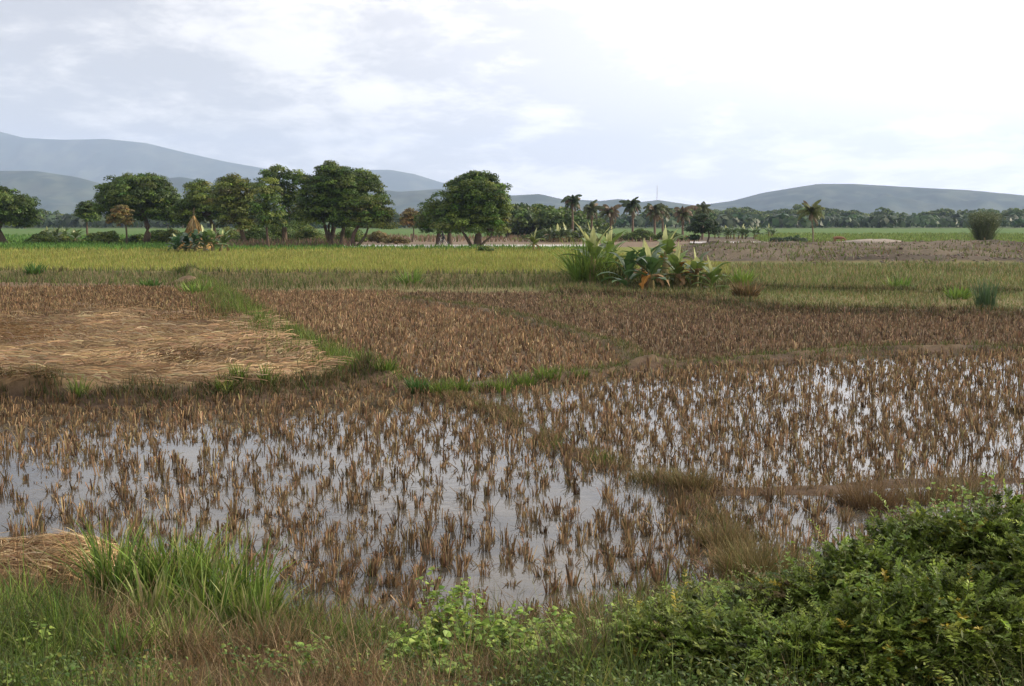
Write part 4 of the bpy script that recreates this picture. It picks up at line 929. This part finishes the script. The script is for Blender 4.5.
for i, (px, w, h, cc, lab) in enumerate([
        (42, 3.2, 1.6, 1, 'low green bush at the right foot of the leftmost dark tree'), (60, 3.5, 1.3, 1, 'low spreading bush before the far banana row'), (96, 3, 1.7, 0, 'dark bush under the small lone dark tree'), (108, 2.4, 2, 1, 'green bush just left of the small yellowing tree'),
        (138, 3, 1.4, 0, 'bush at the foot of the broad rounded tree'), (160, 4, 2.0, 0, 'dark bush filling the space right of the broad rounded tree trunk'), (172, 3, 2.2, 1, 'leafy bush at the left of the straw stack'), (226, 3.2, 2.4, 1, 'green bush between the straw stack bananas and the olive yellow tree'),
        (238, 2.6, 2.2, 2, 'reddish yellow bush under the olive yellow tree'), (258, 3.6, 2.6, 0, 'dark bush behind the thin upright tree'), (278, 4, 3.2, 0, 'tall dark bush at the foot of the tall airy tree'), (298, 4.5, 3.3, 0, 'tall dark bush between the airy tree and the widest tree'),
        (308, 3, 2.6, 1, 'pale green bush at the left side of the widest tree trunks'), (350, 3, 2.4, 0, 'dark bush behind the leaning trunks of the widest tree'), (378, 3, 1.8, 2, 'yellowish bush at the right end of the left cluster'), (396, 3, 1.1, 2, 'low dry bush beyond the right end of the left cluster')]):
    bush(lab, px, 150+(i % 3)*4, w, h, [G1, G2+[(.09, .14, .03)], [(.2, .15, .06), (.14, .13, .04)]][cc], 600+i, group='bushes under the trees of the left cluster')
for i, (px, w, h) in enumerate([(545, 5, 2), (556, 4, 1.6), (578, 4, 1.8), (600, 4, 2), (640, 5, 2), (668, 4, 1.8)]):
    bush(['long low', 'small round', 'ragged', 'tall leafy', 'wide', 'dense dark'][i]+' bush at the foot of the '+['dark rounded trees, beside the far banana plot', 'far banana plot', 'tallest dark palm', 'drooping brownish palm', 'full headed palm', 'reddish dry palms'][i], px, 172, w, h, G1+[(.07, .10, .03)], 640+i, group='bushes under the middle row')

# ================================================================== THE BANK IN THE FOREGROUND
def at_(px, Y): return float((px-512)/F*Y*1.0)
def foot(px, Y):
    # the ground point at distance Y in the column of a pixel
    x = W(px, 560, Y)[0]; return np.array([float(x), float(Y), float(hz_at(x, Y)[0])])
# straw pile
f = foot(28, 8.55); sp_ = thing('straw_pile', 'heap of tan rice straw dumped on the bank at the lower left', 'straw pile', f)
b = MB(); n = 34; u = np.linspace(-1, 1, n); X, Y = np.meshgrid(u, u); rr = np.hypot(X, Y)
H = .36*np.sqrt(np.clip(1-rr**2.4, 0, 1))*(.45+1.0*fbm(X*1.7+3, Y*1.7, 3))-.05
i = np.arange(n-1)[:, None]*n+np.arange(n-1)[None]; b.add(np.stack([X*.78, Y*.42, H], -1).reshape(-1, 3), np.stack([i, i+1, i+n+1, i+n], -1), (.17, .115, .06)); b.build('straw_core', M_STRAW, sp_, smooth=True)
rg = np.random.default_rng(71); b = MB(); n = 7500; a = rg.random(n)*6.283; r = np.sqrt(rg.random(n))*1.18
ex, ey = r*np.cos(a), r*np.sin(a); hh = .36*np.sqrt(np.clip(1-r**2.4, 0, 1))*(.45+1.0*fbm(ex*1.7+3, ey*1.7, 3))-.04
nr = unit(np.stack([ex, ey, .35+.8*hh], -1)); dirn = unit(np.stack([rg.normal(size=n)*1.0+1.0, rg.normal(size=n)*.45, rg.normal(size=n)*.3-.2*r], -1)); dirn = unit(dirn-nr*(dirn*nr).sum(1)[:, None]*.85)
Ls = .14+.26*rg.random(n); S = 6; t = np.linspace(-.5, .5, S)
c0 = np.stack([ex*.78, ey*.42, hh+.02*rg.random(n)], -1)+nr*(.012+.03*rg.random(n))[:, None]
P = c0[:, None]+dirn[:, None]*(Ls[:, None]*t[None])[..., None]-nr[:, None]*(Ls[:, None]*(t[None]**2)*(.9+.6*rg.random((n, 1))))[..., None]+np.cross(nr, dirn)[:, None]*(Ls[:, None]*t[None]**2*rg.normal(size=(n, 1))*.8)[..., None]
b.strips(P, unit(np.cross(dirn, nr)+rg.normal(size=(n, 3))*.3)[:, None]*np.array([.4, 1, 1, 1, .9, .3])[None, :, None]*(.0022+.0018*rg.random(n))[:, None, None], mixcols([(.46, .31, .16), (.38, .24, .12), (.55, .42, .25), (.22, .13, .07)], [3, 3, 1.5, 2], n, .12, rg))
b.build('loose_straw', M_STRAW, sp_)

# low cover of the bank
rg = np.random.default_rng(72); n = 150000
Yb = 4.4+5.0*rg.random(n)**.9; px = rg.uniform(-500, 1560, n); X = (px-512)/F*Yb; s = shore(X, Yb)
k = (s > -.12) & (rg.random(n) < np.clip(.25+s*2.2, 0, 1)); X, Yb, px, s = X[k], Yb[k], px[k], s[k]
grn = fbm(X*1.5, Yb*1.5, 73)+.12*(px < 70)+.10*(px > 480)
isg = rg.random(len(X)) < sstep(grn-.05*((px > 90) & (px < 400)), .42, .62)
n = len(X); c = np.where(isg[:, None], mixcols(GR+OL[:2], [2, 1.5, 3, 1, 2, 2], n, .16, rg), mixcols(BR+[(.36, .27, .16)], [3, 3, 1.5, 1, 1], n, .16, rg))
hh = (.05+.26*fbm(X*2.6, Yb*2.6, 74)**1.5*1.6)*np.where(px > 650, .7, 1)*np.where(rg.random(len(X)) < .05, 1.9, 1)
b = MB(); blades(b, np.stack([X, Yb, height(X, Yb)-.02], -1), hh*(.5+.9*rg.random(n)), np.where(isg, .0048, .0038)*(.6+.8*rg.random(n)), rg.random(n)*6.283, .5*np.abs(rg.normal(size=n)), 1.5*rg.random(n), c, S=5, rg=rg, tw=.9)
tag(b.build('grass', M_GRASS), 'tangled short green and dry brown grass covering the near bank', 'grass', kind='stuff')
# creeping small leaves on the bank
n = 36000; Yb = 4.4+4.4*rg.random(n); px = rg.uniform(-200, 1240, n); X = (px-512)/F*Yb; s = shore(X, Yb)
k = (s > .15) & (fbm(X*1.8, Yb*1.8, 75) > np.where(px > 360, .42, .60)); X, Yb = X[k], Yb[k]; n = len(X)
b = MB(); leaves(b, np.stack([X, Yb, height(X, Yb)+.02+.13*rg.random(n)*fbm(X*2, Yb*2, 76)*2], -1), rg.normal(size=(n, 3))*.5+np.array([.2, -.2, 1]), .015+.014*rg.random(n), .6, mixcols([(.08, .13, .022), (.13, .19, .035), (.045, .08, .018), (.22, .24, .05)], [3, 2, 2, .6], n, .16, rg), rg, S=4)
tag(b.build('weeds', M_LEAF), 'small leaved green creeper spreading through the grass of the near bank', 'weeds', kind='stuff')

# tall green grass clumps behind the straw pile
TG = [(.13, .20, .035), (.19, .27, .05), (.07, .12, .025), (.24, .30, .08), (.36, .34, .15)]
gt = 'tall green grass clumps on the bank right of the straw pile'
for i, (px, Y, h, sp, nb, lab) in enumerate([
        (112, 7.75, .50, .09, 110, 'tall green grass clump touching the right end of the straw pile'), (135, 7.7, .44, .09, 90, 'green grass clump with pale bent blades, second from the straw pile'),
        (158, 7.8, .46, .10, 110, 'leafy green grass clump in the left half of the tall grass'), (178, 7.7, .52, .11, 130, 'tallest pointed green grass clump in the middle of the tall grass'),
        (200, 7.85, .45, .09, 100, 'green grass clump just right of the tallest pointed one'), (222, 7.75, .52, .11, 130, 'broad bladed bright green grass clump toward the right of the tall grass'),
        (243, 7.7, .50, .10, 110, 'bright green grass clump with drooping tips at the right end of the tall grass'), (205, 7.2, .38, .13, 120, 'shorter green and straw coloured clump in front of the tall grass'),
        (255, 7.2, .36, .13, 120, 'short yellowing grass clump below the right end of the tall grass'), (150, 7.2, .34, .13, 110, 'short mixed clump below the left half of the tall grass')]):
    f = foot(px, Y); o = clump_mesh(seed=700+i, nb=nb+30, h=h*1.3, spread=sp, wid=.0165, cols=TG, w=[3, 3, 2, 1, 1 if i < 7 else 3], lean=.2, bend=1.1, S=8).build('tall_grass', M_GRASS); o.location = tuple(f)
    tag(o, lab, 'grass clump', gt)
for i, (px, Y, h, nb, cols, lab) in enumerate([
        (15, 6.9, .30, 160, TG[:3], 'bright green grass clump below the straw pile at the left edge'), (60, 6.4, .24, 160, TG[:3], 'low green grass clump near the lower left corner'), (95, 7.0, .26, 120, BR+TG[:1], 'brown and green clump under the right end of the straw pile'),
        (300, 7.3, .30, 150, BR+TG[:1], 'brown grass clump beside the narrow inlet of water'), (335, 6.9, .26, 150, TG+BR, 'mixed grass clump at the foot of the inlet of water'), (370, 7.2, .26, 140, BR, 'dry brown grass clump left of the leafy weeds'),
        (180, 6.2, .28, 180, TG+BR, 'tangled grass clump at the bottom edge below the tall grass'), (270, 6.2, .26, 180, BR+OL, 'dull brown clump at the bottom edge, left of centre'), (120, 6.0, .26, 150, TG[:3]+BR[:1], 'green clump at the bottom edge near the lower left corner'), (640, 6.9, .24, 140, BR+OL, 'brown tangled clump between the leafy weeds and the shrubs')]):
    f = foot(px, Y); o = clump_mesh(seed=720+i, nb=nb, h=h*1.25, spread=.13, wid=.009, cols=cols, w=[1]*len(cols), lean=.4, bend=1.5, S=7).build('grass_clump', M_GRASS); o.location = tuple(f); tag(o, lab, 'grass clump', 'low grass clumps on the near bank')

# leafy weeds, bottom centre
def leafy_weed(label, px, Y, topy, ns, seed, lsz=.05, col=((.25, .36, .06), (.16, .26, .045), (.34, .42, .09)), spread=.16, group='leafy weeds along the near bank'):
    rg = np.random.default_rng(seed); f = foot(px, Y); ht_ = max(.16, float(W(px, topy-14, Y)[2])-f[2])*1.05; root = thing('leafy_weed', label, 'weed', f, group)
    sb, lb = MB(), MB()
    for q in range(ns):
        az = rg.random()*6.283; t = np.linspace(0, 1, 9); hq = ht_*(.45+.55*rg.random() if q else 1); sd = spread*(.3+rg.random())
        P = np.stack([sd*np.cos(az)*t**1.4, sd*np.sin(az)*t**1.4, hq*(t-.12*t**3)], -1)+rg.normal(size=(9, 3))*.006; P[0, 2] = -.03
        sb.tube(P, .0032*(1.3-t), (.14, .15, .06), 4)
        m_ = int(9+hq*36); s_ = np.sort(.12+.88*rg.random(m_)); bp = np.stack([np.interp(s_, t, P[:, k]) for k in range(3)], -1)
        la = rg.random(m_)*6.283; d = np.stack([np.cos(la), np.sin(la), .25+.5*rg.random(m_)], -1); d = unit(d)
        sz = lsz*(.55+.6*rg.random(m_))*(1.15-.5*s_); S = 6; tt_ = np.linspace(0, 1, S)
        st_ = bp+d*.02
        PP = st_[:, None]+d[:, None]*(sz[:, None]*tt_[None])[..., None]-np.array([0, 0, 1.])*(sz[:, None]*tt_[None]**2*(.25+.5*rg.random((m_, 1))))[..., None]
        side = unit(np.cross(d, np.array([0, 0, 1.])+rg.normal(size=(m_, 3))*.35))
        cc = mixcols(col, [3, 2, 1][:len(col)], m_, .14, rg)
        up = np.cross(side, d)
        prof = np.array([.08, .42, .44, .33, .17, .02])
        for sg in (-1, 1):
            wv = sg*side[:, None]*(prof[None]*sz[:, None])[..., None]*.5+up[:, None]*(prof[None]*sz[:, None])[..., None]*.14
            lb.strips(PP+wv, wv, cc)
    sb.build('stem', M_BARK, root); lb.build('leaves', M_LEAF, root)
WL = [(392, 6.2, 655, 5, 'leafy weed at the left end of the row of bright weeds'), (418, 6.5, 625, 6, 'bright weed left of the tall pale one'), (440, 6.9, 566, 5, 'tallest pale green weed reaching up over the water, bottom centre'), (462, 6.9, 582, 5, 'tall feathery weed directly right of the tallest pale one'),
      (430, 6.0, 640, 7, 'broad leaved bright weed below the tallest pale one'), (470, 6.3, 615, 7, 'bushy light green weed at the bottom centre'), (500, 6.6, 605, 6, 'weed with small pointed leaves right of the bushy light green one'), (505, 6.0, 640, 7, 'dense green weed at the bottom edge, bottom centre'),
      (528, 6.3, 612, 6, 'yellow green weed over the water edge, right of bottom centre'), (548, 6.0, 640, 7, 'low broad leaved weed right of bottom centre'), (565, 6.5, 622, 6, 'bright trailing weed against the flooded stubble'), (590, 6.1, 640, 7, 'wide leaved weed with one dark leaf right of centre'),
      (612, 6.5, 626, 6, 'small leafy weed before the last gap of water'), (635, 6.1, 645, 6, 'pale weed at the left foot of the shrubs'), (660, 6.6, 622, 6, 'leafy weed leaning out at the left end of the shrubs'), (455, 5.6, 668, 7, 'weed clump cut by the bottom edge below the bushy one'), (540, 5.6, 665, 7, 'weed clump cut by the bottom edge right of centre'), (610, 5.6, 668, 6, 'dull weed cut by the bottom edge left of the shrubs'),
      (375, 5.7, 670, 5, 'small weed cut by the bottom edge left of the bright weeds'), (300, 5.8, 668, 4, 'small broad leaved weed in the brown grass at the bottom edge'), (30, 5.9, 650, 4, 'leafy weed in the lower left corner')]
for i, (px, Y, ty, ns, lab) in enumerate(WL): leafy_weed(lab, px, Y, ty, ns+3, 740+i, lsz=.072 if i in (4, 5, 9, 11, 13) else .054)

# shrubs, lower right
def shrub(label, px, Y, rx, topy, seed, nspray, col, group='fine leaved shrubs on the bank at the lower right'):
    nspray = int(nspray*1.15); topy += 8
    rg = np.random.default_rng(seed); f = foot(px, Y); zt = float(W(px, topy, Y)[2]); root = thing('leafy_shrub', label, 'shrub', f, group)
    hz2 = max(.12, (zt-f[2])/2); ctr = np.array([0, 0, hz2*.95]); rad = np.array([rx, rx*.8, hz2*1.05])
    lb, sb = MB(), MB()
    u = sphere_pts(nspray, rg); u[:, 2] = np.where(u[:, 2] < -.2, -u[:, 2], u[:, 2]); rr = (.35+.65*rg.random((nspray, 1))**.6)
    bump = 1+.35*(vnoise(u[:, 0]*3+seed, u[:, 1]*3+u[:, 2]*3, seed)-.5)[:, None]*2
    st_ = ctr+u*rr*rad*bump
    d = unit(u*np.array([1, 1, .8])+np.array([0, 0, .35])+rg.normal(size=u.shape)*.5); Ls = (.08+.12*rg.random(nspray))*np.where(rg.random(nspray) < .14, 2.0, 1)
    m_ = 16; s_ = np.linspace(.08, 1, m_)
    P = st_[:, None]+d[:, None]*(Ls[:, None]*s_[None])[..., None]-np.array([0, 0, 1.])*(Ls[:, None]*s_[None]**2*.35)[..., None]
    side = unit(np.cross(d, np.array([0, 0, 1.])+.2*rg.normal(size=d.shape)))
    sb.strips(P[:, ::3], side[:, None]*.0012*np.ones((1, 6, 1)), (np.zeros((nspray, 3))+(.10, .10, .045)))
    tone = (1+.28*rg.normal(size=(nspray, 1)))*(.85+.5*vnoise(st_[:, 0]*6, st_[:, 2]*6, seed+1))[:, None]
    base = mixcols(col, [3, 3, 1, .6][:len(col)], nspray, .12, rg)*np.clip(tone, .35, 1.8)
    ylw = rg.random(nspray) < .018; base[ylw] = (.40, .32, .04)
    lsz = np.where(rg.random(nspray) < .25, 1.5, 1.)*.023
    for sg in (-1, 1):
        q = unit(side[:, None]*sg+d[:, None]*.55+rg.normal(size=(nspray, m_, 3))*.28+np.array([0, 0, .1]))
        sz = (lsz[:, None]*(.75+.5*rg.random((nspray, m_)))*np.sin(np.clip(s_*.8+.25, 0, 1)*np.pi)[None]**.4)
        t3 = np.array([0, .45, 1.]); PP = (P[:, :, None]+q[:, :, None]*(sz[..., None]*t3)[..., None]).reshape(-1, 3, 3)
        wn_ = unit(np.cross(q, np.array([0, 0, 1.])+rg.normal(size=q.shape)*.35)); ww = (wn_[:, :, None]*np.array([.15, 1, .1])[None, None, :, None]*(sz*.23)[..., None, None]).reshape(-1, 3, 3)
        lb.strips(PP, ww, np.repeat(base, m_, 0)*(1+.12*rg.normal(size=(nspray*m_, 1))))
    for q in range(9):
        e = ctr+sphere_pts(1, rg)[0]*rad*.85; e[2] = abs(e[2])+.03; t = np.linspace(0, 1, 6)[:, None]
        sb.tube(np.array([rg.normal()*.04, rg.normal()*.04, -.04])*(1-t)+e*t+np.sin(t*np.pi)*rg.normal(size=3)*.04, .008*(1.2-t[:, 0]), (.13, .11, .07), 5)
    lb.build('leaves', M_LEAF, root); sb.build('stem', M_BARK, root)
SC = [(.12, .175, .028), (.20, .26, .042), (.06, .09, .018)]; SC2 = [(.15, .20, .038), (.22, .27, .055), (.09, .12, .03), (.20, .15, .07)]
for i, (px, Y, rx, ty, ns, c, lab) in enumerate([
        (1000, 6.1, .50, 505, 1700, SC, 'largest dark green shrub filling the lower right corner'), (925, 6.2, .36, 520, 1100, SC, 'dark fine leaved shrub with a tall leafy shoot left of the largest one'),
        (960, 5.4, .42, 585, 1300, SC, 'dark shrub at the bottom edge in front of the largest one'), (870, 5.9, .32, 552, 900, SC, 'green shrub in the middle of the row of shrubs'), (885, 5.3, .32, 612, 900, SC, 'low dark shrub at the bottom edge, under the middle shrub'),
        (812, 5.9, .28, 578, 800, SC2, 'brighter green shrub directly below the bushy olive grass clump'), (760, 6.0, .26, 592, 700, SC2, 'low green shrub left of the brighter one'), (815, 5.3, .30, 632, 800, SC, 'dark spreading shrub at the bottom edge right of centre'),
        (705, 6.2, .24, 602, 600, SC2, 'small green shrub at the left end of the shrub row'), (735, 5.5, .30, 632, 800, SC, 'low shrub with yellow leaves at the bottom edge'), (672, 5.7, .24, 642, 600, SC2, 'smallest low shrub at the bottom edge beside the leafy weeds'), (1075, 5.6, .5, 520, 900, SC, 'dark shrub cut off by the right edge of the photo')]):
    shrub(lab, px, Y, rx, ty, 800+i, ns, c)
leafy_weed('pale green leafy shoot rising above the shrubs against the water', 905, 6.1, 500, 2, 790, .045, spread=.10, group='shoots standing out of the shrubs')
leafy_weed('tall leafy shoot at the right edge above the largest shrub', 1012, 6.0, 484, 3, 791, .04, spread=.08, group='shoots standing out of the shrubs')
for i, (px, Y, ty, ns, lab) in enumerate([(650, 6.0, 628, 6, 'bright weed mixed into the left end of the shrub row'), (695, 5.6, 640, 7, 'broad leaved bright weed in front of the small green shrub'), (730, 5.9, 612, 6, 'yellow green weed standing among the low shrubs'), (775, 5.5, 628, 7, 'leafy weed at the bottom edge between the low shrubs'),
        (790, 6.2, 572, 5, 'pale weed shoot beside the bushy olive grass clump'), (845, 5.8, 562, 5, 'light green weed poking out of the middle of the shrub row'), (870, 5.4, 600, 6, 'bright leafy weed lying over the front shrubs'), (940, 6.1, 506, 4, 'thin leafy shoot left of the largest shrub top'), (975, 5.9, 500, 4, 'leafy shoot leaning out of the largest shrub')]):
    leafy_weed(lab, px, Y, ty-26, ns+2, 820+i, lsz=.05, spread=.14, col=((.19, .28, .045), (.12, .19, .035), (.28, .34, .07)), group='weeds growing through the shrubs')
# bare dry stalks
for i, (p0, Y, dx, h, lab) in enumerate([(300, 7.5, .18, .30, 'thin dry stalk leaning over the inlet of water'), (75, 7.1, .35, .22, 'thick dry stalk lying against the front of the straw pile'), (700, 6.6, -.05, .4, 'thin upright dry stem before the brown clump')]):
    f = foot(p0, Y); t = np.linspace(0, 1, 7); b = MB(); b.tube(np.stack([dx*t, .05*t, h*t-.03+.03*np.sin(t*3)], -1), .006*(1.3-t), (.34, .26, .15), 5); o = b.build('dry_stalk', M_STRAW); o.location = tuple(f); tag(o, lab, 'stalk')
